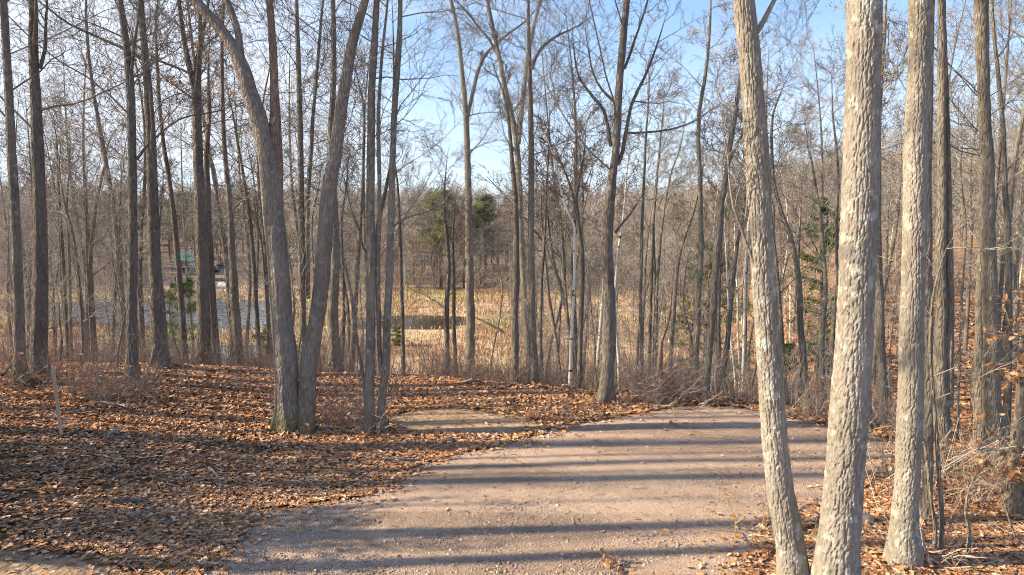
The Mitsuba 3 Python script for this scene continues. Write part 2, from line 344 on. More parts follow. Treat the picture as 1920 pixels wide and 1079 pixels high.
def stem_from_pixels(pts, Y, base, foot, ext, rng, lean=0.0):
    """Pixels (x, y, width), foot first, at depth Y -> polyline and radii; continued ext metres above the frame."""
    P, R = [], []
    h0 = None
    for px, py, w in pts:
        p, s = at(px, py, Y)
        h0 = p[2] if h0 is None else h0
        P.append(p); R.append(0.5 * w * s / F)
    P, R = np.array(P), np.array(R)
    if base:                                                       # down to the ground
        b = P[0].copy()
        d = P[0] - P[1]
        gz = tz(b[0], Y)
        if b[2] - gz > 0.12:
            slope = np.clip(d[:2] / max(abs(d[2]), 0.1), -0.2, 0.2)
            low = np.array([b[0] + slope[0] * (b[2] - gz) * 0.5, Y, gz])
            P, R = np.vstack([low, P]), np.r_[R[0] * 1.05, R]
        z0 = tz(P[0][0], P[0][1])
        P[0][2] = z0
        r0 = R[0]
        P = np.vstack([P[0] - [0, 0, 0.25], P[0] + [0, 0, 0.02], P[0] + [0, 0, 0.22] + (P[1] - P[0]) * 0.05, P[1:]])
        R = np.r_[r0 * (1 + 0.45 * foot), r0 * (1 + 0.3 * foot), r0 * (1 + 0.08 * foot), R[1:]]
        keep = np.r_[True, np.diff(P[:, 2]) > 0.03]
        P, R = P[keep], R[keep]
    if ext:
        d = norm(P[-1] - P[-2])
        d = norm(d + [0, 0, 0.35])
        for e, k in ((0.35, 0.82), (0.7, 0.6), (1.0, 0.34)):
            P = np.vstack([P, P[-1] + d * ext * 0.34 + rng.normal(size=3) * 0.12])
            R = np.r_[R, R[-1] * (k if k < 0.8 else 0.85)]
    else:
        d = norm(P[-1] - P[-2])
        L = np.clip(R[-1] * 45, 0.4, 2.6)
        for k in (0.62, 0.3, 0.1):
            d = norm(d + rng.normal(size=3) * 0.13 + [0, 0, 0.05])
            P = np.vstack([P, P[-1] + d * L / 3]); R = np.r_[R, max(R[-1] * (k if k > .5 else .5), 0.003)]
    # a little sway in depth, growing with height
    hh = P[:, 2] - P[0, 2]
    P[:, 1] += (0.05 * np.sin(hh * 0.5 + rng.random() * 6) * np.clip(hh / 3, 0, 1) + lean * hh) * (1.0 if base else 1.0)
    return P, R
CROWN = {  # n, length, angle, t0, t1, npts, up, wobble, rr, rmin, sides
    'full': lambda q: [(int(15 * q), 0.34, 1.0, 0.0, 0.98, 9, 0.05, 0.15, 0.25, 0.012, 5), (7, 0.50, 0.75, 0.2, 1.0, 6, 0.05, 0.17, 0.55, 0.006, 4), (6, 0.48, 0.7, 0.15, 1.0, 5, 0.03, 0.22, 0.6, 0.0055, 3), (3, 0.5, 0.7, 0.2, 1.0, 3, 0.02, 0.25, 0.7, 0.0048, 3)],
    'sparse': lambda q: [(int(9 * q), -1.9, 1.1, 0.0, 1.0, 7, 0.04, 0.15, 0.22, 0.010, 4), (5, 0.5, 0.75, 0.2, 1.0, 5, 0.03, 0.2, 0.6, 0.0055, 3), (4, 0.5, 0.7, 0.2, 1.0, 3, 0.02, 0.25, 0.7, 0.0042, 3)],
}
tree_no = 0
FEET = []
def tree(stems, Y=None, label='', bark='bark_grey', name='bare_tree', lo=420, crown='full', q=1.0, foot=1.0, ext=6.0, fine=None, limbs=(), sides=14, twig='twig', depth=None, cat='tree', group=None, lean=0.0, leaves=None, base_free=False, wf=0.79):
    """stems: pixel polylines, the first from the foot up; later ones start on the first. limbs: extra pixel polylines kept bare of a foot."""
    global tree_no
    tree_no += 1
    rng = np.random.default_rng(1000 + tree_no)
    if Y is None:
        Y = hit(stems[0][0][0], stems[0][0][1])[1]
    key = key_of(name)
    skel = []
    for s, pts in enumerate(list(stems) + list(limbs)):
        isl = s >= len(stems)
        e = (ext or 3.0) if pts[-1][1] < 12 and not isl else 0.0
        P, R = stem_from_pixels([(a, b, w * wf) for a, b, w in pts], Y, s == 0, foot, e, rng, lean)
        if s == 0: skel0 = (P[1], R[1])
        n = max(10, int(np.linalg.norm(np.diff(P, axis=0), axis=1).sum() / 0.35))
        if isl: n = 12
        P, R = curve(P, R, n)
        R = R * (1 + 0.05 * (meshkit.noise(np.c_[P[:, 2] * 1.7, np.zeros(n), np.full(n, s + tree_no)], 2) - 0.5))
        if fine and s == 0:
            mesh = fine_trunk(P, R, fine, depth=depth or 0.011)
        else:
            Pf, Rf = curve(P, R, n * 3) if not isl else (P, R)
            wob = (meshkit.fbm(np.c_[Pf[:, 2] * 2.2, np.full(len(Pf), tree_no), np.full(len(Pf), s)], 3, 4) - 0.5)
            Pf = Pf + np.c_[wob, -wob, 0 * wob] * Rf[:, None] * (0.4 if not isl else 3)
            v, f = tubes(Pf[None], Rf[None], sides if not isl else 6)
            c = np.repeat(Pf, sides if not isl else 6, axis=0)
            lump = meshkit.fbm(v * [5, 5, 2.2], 3, tree_no) - 0.5
            if s == 0 and foot > 0.6:                              # root buttresses
                g = sstep(0.55, 0.0, v[:, 2] - P[0, 2] - 0.2)
                an = np.arctan2(v[:, 1] - c[:, 1], v[:, 0] - c[:, 0])
                lump = lump + 1.1 * g * np.maximum(np.cos(an * 4 + tree_no), -0.3)
            v = v + (v - c) * 0.15 * lump[:, None]
            mesh = (v, f)
        part = 'trunk' if s == 0 else ('stem' if not isl else 'limb')
        add(key_of(f'{key}__{part}'), mesh, bark)
        zlo = at(960, lo, Y)[0][2] if not isl else -99
        m = P[:, 2] > zlo
        if isl: m[:3] = False
        if m.sum() >= 3 and crown:
            Pc, Rc = curve(P[m], R[m], 14)
            skel.append((Pc, Rc, isl))
    parts, tips = [], []
    for Pc, Rc, isl in skel:
        spec = CROWN[crown](q)
        if isl: spec = [(7, 0.42, 0.8, 0.05, 1.0, 6, 0.03, 0.16, 0.6, 0.006, 4), (5, 0.5, 0.7, 0.2, 1.0, 4, 0.02, 0.22, 0.6, 0.004, 3), (3, 0.5, 0.7, 0.2, 1.0, 3, 0.02, 0.25, 0.7, 0.003, 3)]
        o, sk = bands(rng, Pc[None], Rc[None], spec)
        parts += o; tips.append(sk[-1][0])
    if parts:
        add(f'{key}__crown', merge(parts), twig, smooth=True)
    if leaves and tips:
        tp = np.vstack([t[:, -1] for t in tips])
        if leaves.get('box'):
            x0, y0, x1, y1 = leaves['box']
            a, b = at(x0, y1, Y)[0], at(x1, y0, Y)[0]
            tp = tp[(tp[:, 0] > a[0]) & (tp[:, 0] < b[0]) & (tp[:, 2] > a[2]) & (tp[:, 2] < b[2])]
        if len(tp):
            pts = tp[rng.integers(0, len(tp), leaves['n'])] + rng.normal(size=(leaves['n'], 3)) * 0.06
            leaf_cloud(f'{key}__leaves', pts, 0.085, rng, hang=True)
    if Y < 14.6 and not base_free: FEET.append((*skel0[0][:2], skel0[1]))
    tag(key, label, cat, group)
    return key

# leaves ------------------------------------------------------------
LEAFCOL = np.array([(0.36, 0.215, 0.13), (0.48, 0.315, 0.205), (0.27, 0.155, 0.10), (0.50, 0.235, 0.08), (0.60, 0.46, 0.34), (0.17, 0.11, 0.08), (0.40, 0.205, 0.10), (0.54, 0.38, 0.255)])
LEAFCOL = LEAFCOL * 0.93 + LEAFCOL.mean(1, keepdims=True) * 0.07 * np.array([1.04, .98, .96])
LEAFCOL = LEAFCOL * np.array([1.17, 1.07, 0.97])
LEAFP = np.array([0.2, 0.2, 0.15, 0.09, 0.12, 0.1, 0.08, 0.06])
def leaf_shape(lobes, seed):
    """A curled lobed leaf of unit length: vertices and triangles, lying in xy with the stalk at the origin."""
    r = np.random.default_rng(seed)
    t = np.linspace(0, 1, 2 * lobes + 1)
    w = 0.30 * np.sin(np.pi * np.clip(t * 0.92 + 0.06, 0, 1)) ** 0.7 * np.where(np.arange(len(t)) % 2, 1.15, 0.55)
    curl, fold = r.uniform(-0.5, 0.6), r.uniform(0.1, 0.6)
    mid = np.c_[t, 0 * t, curl * t * (t - 0.8)]
    a = np.c_[t + 0.06, w, mid[:, 2] + fold * w + r.normal(size=len(t)) * 0.02]
    b = np.c_[t + 0.06, -w, mid[:, 2] + fold * w * r.uniform(0.3, 1.4) + r.normal(size=len(t)) * 0.02]
    v = np.vstack([mid, a, b]); n = len(t); f = []
    for k in range(n - 1):
        f += [[k, k + 1, n + k + 1], [k, n + k + 1, n + k], [k, 2 * n + k + 1, k + 1], [k, 2 * n + k, 2 * n + k + 1]]
    return v - [0.5, 0, 0], np.array(f)
LEAVES = [leaf_shape(3, s) for s in range(6)]
MID = [leaf_shape(1, 20 + s) for s in range(8)]
SMALL = [(np.array([[-.5, 0, 0], [0, .26, .1], [.5, 0, .03], [0, -.24, .12]]), np.array([[0, 2, 1], [0, 3, 2]])), (np.array([[-.5, 0, .05], [.1, .3, .16], [.5, 0, -.02], [-.1, -.26, .02]]), np.array([[0, 2, 1], [0, 3, 2]]))]
def rotations(rng, n, tilt):
    z = rng.random(n) * 2 * np.pi
    ax = rng.normal(size=(n, 3)) * [1, 1, 0]
    ax = norm(ax) * (np.abs(rng.normal(size=(n, 1))) * tilt)
    return trimesh_rot(ax, z)
def trimesh_rot(ax, z):
    from scipy.spatial.transform import Rotation as Ro
    return (Ro.from_rotvec(ax) * Ro.from_euler('z', z)).as_matrix()
def leaf_cloud(key, pts, size, rng, shapes=LEAVES, tilt=0.45, hang=False, bsdf=None, col=None, pcol=None, **k):
    V, Fc, C, n = [], [], [], 0
    which = rng.integers(0, len(shapes), len(pts))
    Rm = rotations(rng, len(pts), 1.2 if hang else tilt)
    sz = size * (0.65 + 0.7 * rng.random(len(pts)))
    pal = LEAFCOL if col is None else np.array(col)
    cc = pal[rng.choice(len(pal), len(pts), p=LEAFP if col is None else pcol)] * (0.75 + 0.5 * rng.random((len(pts), 1)))
    for s, (v, f) in enumerate(shapes):
        m = which == s
        if not m.any(): continue
        w = np.einsum('kij,nj->kni', Rm[m], v) * sz[m][:, None, None] + pts[m][:, None]
        V.append(w.reshape(-1, 3)); K = m.sum()
        Fc.append((f[None] + (np.arange(K) * len(v))[:, None, None]).reshape(-1, 3) + n); n += K * len(v)
        C.append(np.repeat(cc[m], len(v), axis=0))
    add(key, (np.vstack(V), np.vstack(Fc)), bsdf or ('leaf_thin' if hang else 'colored'), smooth=False, color=np.clip(np.vstack(C), 0, 1), **k)

exec_trees = True
# ---- near trees on the right: bark in the mesh
tree([[(1487, 1128, 54), (1478, 1000, 50), (1462, 900, 47), (1452, 800, 44), (1446, 700, 43), (1440, 600, 41), (1432, 500, 40), (1426, 400, 41), (1421, 325, 46), (1412, 200, 37), (1403, 100, 36), (1392, 0, 37)]], None,
     'pale lichen-spotted trunk leaning left in front of the gravel', 'bark_oak', lo=60, crown='sparse', ext=7, fine=11, depth=0.0095, wf=1.02,
     limbs=[[(1430, 528, 9), (1412, 490, 6), (1392, 430, 5), (1375, 370, 4), (1368, 300, 3)], [(1400, 90, 12), (1425, 45, 10), (1450, 0, 8)]])
tree([[(1563, 1150, 86), (1574, 1000, 72), (1582, 900, 67), (1590, 800, 66), (1596, 700, 66), (1600, 600, 64), (1603, 500, 62), (1606, 400, 61), (1609, 300, 60), (1611, 200, 60), (1614, 100, 60), (1615, 0, 60)]], None,
     'thickest trunk, furrowed and grey with lichen, at the right edge of the gravel', 'bark_oak', lo=0, crown='sparse', ext=8, fine=23, depth=0.0115, wf=0.99)
tree([[(1692, 1062, 56), (1694, 1000, 52), (1699, 900, 48), (1702, 800, 46), (1705, 700, 44), (1706, 600, 43), (1709, 540, 43), (1714, 400, 43), (1719, 230, 43), (1727, 100, 39), (1729, 0, 40)]], None,
     'straight tan-grey trunk standing right of the thickest trunk, partly in shade at its foot', 'bark_oak', lo=30, crown='sparse', ext=8, fine=37, depth=0.008, wf=0.92)
tree([[(1734, 985, 21), (1739, 800, 24), (1738, 600, 23), (1742, 400, 17), (1748, 200, 14), (1753, 0, 11)]], None, 'slender smooth trunk close behind the straight tan-grey trunk', 'bark_grey', lo=60, crown='sparse', ext=6)
tree([[(1768, 880, 34), (1765, 700, 28), (1763, 540, 25), (1763, 350, 20), (1762, 150, 18), (1760, 0, 14)], [(1778, 760, 19), (1779, 540, 17), (1779, 300, 12), (1776, 100, 12), (1773, 0, 11)]], None, 'grey trunk with a darker second stem, right of the slender smooth trunk', 'bark_grey', lo=60, crown='sparse', ext=6)
tree([[(1866, 890, 42), (1861, 760, 38), (1857, 640, 35), (1850, 500, 29), (1847, 350, 28), (1842, 200, 26), (1839, 50, 30), (1838, 0, 30)], ], None, 'tall brown-grey trunk behind orange-leaved twigs near the right edge', 'bark_grey', lo=120, crown='sparse', ext=7, sides=20)
tree([[(1835, 850, 25), (1838, 700, 21), (1841, 560, 18), (1844, 460, 14), (1848, 300, 8)]], 9.9, 'pale straight stem hugging the left side of the tall brown-grey trunk', 'bark_grey', lo=330, crown='sparse', ext=0)
tree([[(1908, 970, 46), (1912, 860, 38), (1925, 700, 34), (1940, 400, 30), (1950, 100, 28), (1955, 0, 26)]], None, 'thick flared trunk foot cut off by the right edge', 'bark_grey', lo=0, crown='sparse', ext=6, sides=20)
tree([[(1888, 800, 18), (1892, 640, 16), (1891, 500, 14), (1884, 380, 12), (1874, 200, 10), (1862, 70, 8), (1858, 0, 7)]], 14.0, 'thin trunk with a bend, right of the tall brown-grey trunk', 'bark_dark', lo=420, crown='full', q=0.8, ext=4)
tree([[(1868, 640, 9), (1880, 500, 9), (1892, 420, 9), (1904, 310, 9), (1920, 220, 8), (1950, 60, 7)]], 16.0, 'thin stem slanting to the right edge', 'bark_grey', lo=400, ext=0, q=0.7)
# ---- the big trees left of the middle
tree([[(541, 812, 60), (538, 750, 57), (536, 690, 55), (530, 600, 52), (523, 500, 50), (515, 400, 49), (505, 300, 45), (490, 235, 41), (470, 180, 38), (450, 115, 35), (432, 82, 30), (400, 40, 27), (362, 0, 26)],
      [(452, 120, 20), (448, 70, 17), (437, 30, 15), (425, 0, 14)], [(573, 816, 46), (577, 700, 42), (588, 620, 40), (602, 540, 38), (612, 400, 35), (630, 280, 32), (650, 150, 27), (667, 65, 23), (687, 0, 18)]], None,
     'big two-stemmed tree with a mossy foot, one stem forking left, the other leaning right', 'bark_moss', lo=60, crown='sparse', ext=6, sides=28, wf=0.77)
tree([[(516, 262, 30), (515, 225, 26), (513, 160, 20), (511, 100, 19), (507, 50, 17), (503, 0, 16)]], 10.4, '', 'bark_dead', name='tmp', crown=None, ext=3, foot=0)
for k in [k for k in scene if k.startswith('tmp')]: scene['bare_tree_010__dead_limb'] = scene.pop(k)
labels.pop('tmp'); labels['bare_tree_010__dead_limb'] = {'label': 'reddish barkless dead limb'}
tree([[(693, 816, 28), (694, 700, 26), (697, 500, 24), (696, 350, 22), (697, 200, 20), (703, 60, 18), (706, 0, 16)],
      [(714, 812, 24), (717, 740, 22), (724, 690, 22), (727, 600, 20), (731, 500, 19), (735, 350, 18), (738, 220, 16), (745, 120, 16), (750, 0, 12)],
      [(716, 700, 14), (711, 640, 12), (709, 500, 12), (713, 400, 11), (711, 230, 10), (716, 120, 8), (727, 0, 6)],
      [(686, 770, 9), (682, 720, 9), (670, 640, 8), (660, 560, 8), (648, 500, 7), (637, 460, 6)]], None,
     'clump of two dark trunks and two thin stems right of the mossy two-stemmed tree', 'bark_grey', lo=330, crown='sparse', ext=5, sides=18, wf=0.70,
     limbs=[[(731, 440, 9), (745, 420, 7), (765, 408, 6), (806, 396, 5)], [(690, 480, 7), (680, 462, 6), (672, 430, 5), (660, 400, 4), (650, 360, 3)]])
# ---- left row on the ridge
tree([[(40, 722, 28), (37, 540, 22), (25, 300, 20), (14, 130, 17), (4, 0, 16)]], None, 'grey trunk nearest the left edge', 'bark_grey', lo=300, crown='full', q=0.8)
tree([[(75, 706, 36), (74, 600, 33), (77, 480, 29), (73, 250, 25), (66, 100, 20), (64, 0, 18)]], None, 'stout dark trunk with moss at its foot, second from the left edge', 'bark_dark', lo=300, q=0.9, sides=20, limbs=[[(74, 130, 9), (86, 80, 8), (88, 28, 6)]])
tree([[(250, 716, 28), (248, 600, 23), (250, 400, 20), (241, 150, 18), (222, 0, 14)], [(244, 180, 8), (250, 100, 7), (262, 0, 5)]], None, 'dark trunk with a flared foot, left of the wide open water view', 'bark_dark', lo=360, q=1.0, sides=18,
     limbs=[[(256, 300, 7), (270, 280, 6), (295, 255, 5), (340, 222, 4), (420, 205, 3)]])
tree([[(300, 694, 36), (292, 550, 29), (286, 400, 26), (281, 200, 20), (266, 0, 14)]], None, 'tapering trunk leaning slightly left, base at the crest', 'bark_dark', lo=380, q=1.0, sides=18, limbs=[[(280, 120, 9), (240, 95, 8), (190, 72, 7), (120, 40, 5), (80, 8, 4)]])
tree([[(384, 700, 42), (382, 600, 34), (379, 450, 31), (372, 300, 25), (367, 150, 21)], [(366, 175, 14), (350, 100, 13), (340, 40, 11), (336, 0, 10)], [(368, 175, 14), (375, 100, 12), (377, 50, 11), (372, 0, 9)]], 15.2, 'scaly trunk forking in two with rusty leaves in the fork', 'bark_dark', wf=0.7, lo=300, q=0.8, sides=18,
     limbs=[[(366, 145, 8), (340, 130, 7), (300, 115, 6), (230, 70, 5), (160, 40, 4)]], leaves={'n': 130, 'box': (335, 70, 425, 190)})
tree([[(408, 700, 20), (399, 560, 18), (393, 430, 16), (388, 300, 12), (392, 200, 9)]], 16.5, 'thinner brown trunk touching the scaly forked trunk on its right', 'bark_dark', lo=380, ext=0, q=0.7)
tree([[(348, 690, 15), (340, 560, 14), (330, 430, 12), (318, 330, 10), (305, 250, 9), (296, 150, 7), (290, 40, 5)]], 17.5, 'slender leaning trunk in front of the green-roofed house', 'bark_dark', lo=420, ext=0, q=0.8)
tree([[(452, 692, 23), (440, 560, 20), (435, 470, 16), (430, 390, 13), (418, 260, 10), (415, 120, 8), (420, 0, 6)]], 16.2, 'trunk with a pale left side midway between the scaly forked trunk and the two-stemmed tree', 'bark_grey', lo=420, q=0.9, ext=4)
tree([[(488, 690, 11), (480, 560, 11), (470, 430, 9), (455, 330, 7), (440, 240, 5)]], 18.5, 'thin leaning trunk left of the big two-stemmed tree', 'bark_dark', lo=430, ext=0, q=0.8)
tree([[(571, 692, 17), (568, 600, 16), (565, 430, 15), (562, 250, 13), (558, 100, 11), (556, 0, 9)], [(578, 560, 11), (576, 430, 11), (584, 250, 9), (597, 90, 7), (605, 0, 6)]], 16.0, 'pale slim trunk seen between the two stems of the mossy tree', 'bark_grey', lo=330, q=0.9, ext=4)
tree([[(628, 698, 31), (624, 600, 27), (628, 480, 24), (626, 380, 18), (622, 270, 15), (627, 120, 13), (625, 0, 11)]], 14.8, 'stout trunk close behind the stem that leans right', 'bark_grey', lo=330, q=0.9, sides=18, ext=4)
tree([[(660, 690, 15), (664, 600, 13), (668, 520, 12), (674, 430, 10), (680, 330, 8), (682, 200, 6)]], 19.0, 'thin grey trunk left of the clump of two dark trunks', 'bark_grey', lo=430, ext=0, q=0.8)
tree([[(756, 690, 11), (755, 600, 9), (752, 480, 8), (748, 380, 6), (744, 330, 5)]], 19.0, 'thin black stem right of the clump, before the marsh', 'bark_dark', lo=470, ext=0, q=0.8)
tree([[(839, 690, 13), (837, 600, 12), (841, 500, 10), (836, 430, 8), (832, 390, 6), (834, 340, 4)]], 21.0, 'dark twisted trunk standing before the far stream', 'bark_dark', lo=600, ext=0, q=1.1)
tree([[(854, 690, 10), (851, 600, 9), (851, 520, 8), (849, 460, 6), (852, 400, 4)]], 21.6, 'thin dark trunk right beside the dark twisted trunk', 'bark_dark', lo=560, ext=0, q=0.7)
tree([[(880, 698, 26), (882, 600, 22), (880, 480, 18), (878, 350, 16), (875, 250, 14), (873, 205, 13), (866, 130, 10), (858, 60, 9), (845, 0, 8)], [(874, 235, 10), (884, 185, 9), (905, 112, 8), (945, 70, 6), (985, 40, 4)]], None, 'single trunk forking high up, alone before the open marsh', 'bark_grey', lo=330, q=0.9, sides=18, ext=3)
# ---- middle group
tree([[(965, 704, 18), (966, 600, 17), (968, 500, 16), (967, 400, 13), (960, 300, 10), (950, 200, 7)]], 13.8, 'brown trunk at the left of the middle group of trunks', 'bark_dark', lo=260, ext=0, q=0.7)
tree([[(994, 712, 19), (986, 600, 15), (980, 500, 14), (975, 400, 14), (971, 300, 14), (966, 250, 14), (950, 180, 12), (934, 100, 10), (913, 0, 9)], [(972, 270, 12), (982, 170, 11), (991, 100, 10), (1003, 40, 8), (1012, 0, 7)]], None, 'trunk leaning left and forking, pale at its foot, in the middle group', 'bark_grey', lo=330, q=0.9, ext=4, limbs=[[(942, 120, 8), (920, 80, 6), (880, 30, 5)]])
tree([[(1001, 706, 20), (998, 600, 18), (996, 450, 15), (996, 300, 14), (995, 190, 12), (992, 100, 10), (990, 0, 8)], ], 13.4, 'straight trunk at the right of the middle group', 'bark_grey', lo=300, q=0.8, ext=4, limbs=[[(998, 130, 9), (1015, 90, 7), (1040, 70, 6), (1078, 52, 4)]])
tree([[(1138, 757, 36), (1140, 700, 33), (1142, 600, 31), (1140, 500, 28), (1138, 430, 27), (1141, 388, 28), (1147, 340, 20), (1152, 300, 19), (1158, 200, 18), (1165, 100, 17), (1174, 0, 16)]], None,
     'dark standalone trunk with a knob and spreading limbs, left of the gravel crest', 'bark_dark', lo=330, crown='full', q=0.75, sides=20, ext=6,
     limbs=[[(1160, 310, 10), (1172, 262, 9), (1180, 215, 8), (1205, 155, 7), (1226, 105, 5), (1240, 60, 3)], [(1148, 275, 9), (1136, 215, 8), (1110, 180, 7), (1085, 145, 5), (1077, 100, 4)], [(1153, 190, 7), (1122, 157, 5), (1108, 120, 4), (1100, 80, 3)],
            [(1172, 250, 6), (1240, 246, 5), (1305, 226, 4)], [(1154, 437, 7), (1175, 410, 5), (1196, 380, 3)], [(1168, 130, 7), (1195, 60, 5), (1215, 0, 4)]])
tree([[(1069, 716, 7), (1073, 600, 7), (1077, 500, 7), (1077, 430, 6), (1066, 402, 5), (1050, 350, 4), (1040, 300, 3)]], 13.2, 'slim white birch trunk left of the dark standalone trunk', 'bark_birch', name='birch_tree', lo=430, crown='sparse', q=0.8, ext=0)
tree([[(1086, 720, 14), (1090, 600, 12), (1092, 500, 12), (1086, 430, 10), (1079, 375, 8), (1088, 330, 6), (1096, 280, 4)], [(1079, 385, 6), (1066, 340, 5), (1050, 300, 3)]], 14.6, 'brown trunk with a rounded reddish crown behind the slim white birch', 'bark_dark', lo=400, ext=0, q=0.9, twig='twig_red')
tree([[(1070, 640, 9), (1057, 560, 9), (1040, 500, 8), (1030, 440, 7), (1024, 380, 5)], [(1064, 600, 7), (1055, 470, 6), (1050, 400, 4)]], 20, 'leaning light trunk pair left of the slim white birch', 'bark_grey', lo=480, ext=0, q=0.8)
tree([[(1049, 690, 8), (1040, 620, 8), (1030, 560, 7), (1022, 480, 6), (1014, 380, 4)]], 18, 'thin light stem leaning left beside the middle group', 'bark_grey', lo=480, ext=0, q=0.6)
tree([[(1013, 690, 7), (1015, 560, 7), (1022, 430, 6), (1026, 330, 4), (1030, 240, 3)]], 16, 'very thin stem right of the middle group', 'bark_dark', lo=480, ext=0, q=0.8)
for a, Y, w, b, lab in [([(1120, 690), (1130, 560), (1134, 470), (1142, 380), (1150, 300)], 17, 9, 'bark_birch', 'white-barked birch peeping out left of the dark standalone trunk'), ([(1160, 690), (1153, 560), (1160, 470), (1170, 400), (1178, 300)], 18, 8, 'bark_birch', 'white-barked birch peeping out right of the dark standalone trunk'),
             ([(1393, 722), (1396, 600), (1398, 480), (1404, 400), (1412, 300)], 16.5, 8, 'bark_birch', 'white birch right of the black trunk at the crest'), ([(1380, 725), (1372, 640), (1366, 560), (1362, 470), (1358, 380)], 18, 6, 'bark_birch', 'thin birch close right of the black trunk at the crest')]:
    tree([[(x, y, w * (1 - 0.6 * k / 4)) for k, (x, y) in enumerate(a)]], Y, lab, b, name='birch_tree', lo=480, crown='full', q=0.6, ext=0)
for a, Y, w, b, lab, lo in [
    ([(1204, 700), (1201, 540), (1205, 400), (1212, 260), (1218, 150)], 17, 10, 'bark_grey', 'slim trunk first right of the dark standalone trunk', 400),
    ([(1217, 690), (1220, 560), (1224, 430), (1232, 330), (1240, 240)], 19, 9, 'bark_dark', 'dark slim trunk above the splintered stump', 420),
    ([(1228, 690), (1231, 560), (1241, 430), (1258, 330), (1280, 260)], 20, 8, 'bark_grey', 'slim trunk bending right above the splintered stump', 420),
    ([(1256, 700), (1263, 600), (1268, 530), (1280, 460), (1302, 395), (1316, 330)], 18.5, 11, 'bark_grey', 'light trunk bowing to the right before the young pine', 430),
    ([(1304, 705), (1308, 600), (1313, 480), (1312, 360), (1309, 230), (1325, 120), (1332, 40)], 15.5, 16, 'bark_grey', 'straight grey trunk left of the black trunk at the crest', 330),
    ([(1350, 700), (1347, 600), (1350, 480), (1355, 380), (1366, 260)], 17, 10, 'bark_dark', 'thin dark trunk hidden behind the black trunk at the crest', 430),
    ([(1355, 715), (1366, 620), (1373, 540), (1380, 470), (1392, 400), (1400, 300)], 16, 13, 'bark_dark', 'dark trunk leaning right, right of the black trunk at the crest', 430),
    ([(1512, 750), (1502, 620), (1498, 520), (1486, 450), (1468, 400), (1452, 330), (1448, 230)], 15.5, 16, 'bark_grey', 'trunk bending left between the two lichen-spotted trunks', 430),
    ([(1545, 750), (1543, 640), (1548, 560), (1543, 460), (1535, 390), (1520, 300)], 16.5, 13, 'bark_grey', 'upright trunk just left of the thickest trunk', 430),
    ([(1560, 740), (1562, 620), (1570, 540), (1566, 450), (1570, 350), (1560, 200)], 17.5, 11, 'bark_dark', 'dark stem half hidden by the left side of the thickest trunk', 420),
    ([(1655, 745), (1652, 600), (1647, 480), (1645, 380), (1646, 200), (1656, 60)], 13.0, 22, 'bark_grey', 'trunk seen in the gap right of the thickest trunk', 300),
    ([(1628, 815), (1629, 700), (1632, 560), (1636, 380), (1640, 200)], 10.6, 13, 'bark_grey', 'thin post-like stem at the far right corner of the gravel', 300),
    ([(1795, 840), (1800, 700), (1806, 560), (1812, 440), (1800, 300)], 14.5, 7, 'bark_grey', 'thin sapling stem in the orange gap left of the tall brown-grey trunk', 600),
    ([(165, 690), (158, 610), (148, 500), (137, 430), (124, 385), (112, 310)], 16, 9, 'bark_grey', 'bowed light sapling stem at left, right of the stout dark trunk', 450),
    ([(126, 655), (118, 480), (113, 380), (108, 260)], 20, 9, 'bark_dark', 'thin dark stem behind the lath stake, the left one of two', 450),
    ([(135, 665), (128, 480), (124, 400), (130, 280)], 21, 8, 'bark_grey', 'thin stem behind the lath stake, the right one of two', 450),
    ([(166, 600), (168, 520), (173, 440), (182, 370), (196, 300)], 26, 12, 'bark_dark', 'dark forked trunk beyond the bowed sapling', 470),
    ([(211, 640), (215, 540), (221, 470), (225, 390), (232, 300)], 24, 9, 'bark_dark', 'dark thin trunk before the far pond, left of the flared dark trunk', 470),
    ([(270, 690), (262, 590), (255, 500), (262, 400)], 20, 8, 'bark_dark', 'thin dark stem left of the tapering trunk', 450),
    ([(316, 690), (308, 590), (300, 480), (305, 360)], 19, 10, 'bark_dark', 'thin stem close right of the tapering trunk', 430),
    ([(432, 690), (434, 560), (430, 470), (426, 400)], 22, 8, 'bark_dark', 'thin dark stem beyond the water left of the pale-sided trunk', 450),
    ([(506, 692), (498, 560), (492, 470), (480, 400)], 19, 8, 'bark_dark', 'thin stem just left of the mossy two-stemmed tree', 430),
    ([(600, 690), (592, 560), (585, 430), (600, 330)], 18, 7, 'bark_grey', 'thin stem between the two stems of the mossy tree', 430),
    ([(641, 690), (644, 560), (640, 430), (652, 320)], 20, 9, 'bark_dark', 'dark thin trunk right of the leaning stem', 430),
    ([(920, 690), (928, 640), (938, 590), (942, 540), (930, 480)], 24, 4, 'bark_grey', 'spindly shrub-like stem between the lone marsh trunk and the middle group', 640)]:
    n = len(a) - 1
    tree([[(x, y, w * (1 - 0.62 * k / n)) for k, (x, y) in enumerate(a)]], Y, lab, b, lo=lo, q=0.75, ext=0 if a[-1][1] > 12 else 4, twig='twig_grey' if b == 'bark_grey' else 'twig')
tree([[(1323, 760, 17), (1330, 650, 17), (1337, 560, 17), (1345, 450, 17), (1352, 380, 15), (1362, 320, 11), (1372, 260, 9), (1383, 190, 7), (1390, 120, 5)]], None, 'black trunk leaning right at the crest of the gravel', 'bark_dark', lo=340, ext=0, q=0.8, limbs=[[(1362, 320, 8), (1378, 275, 6), (1395, 240, 5), (1408, 180, 3)]])

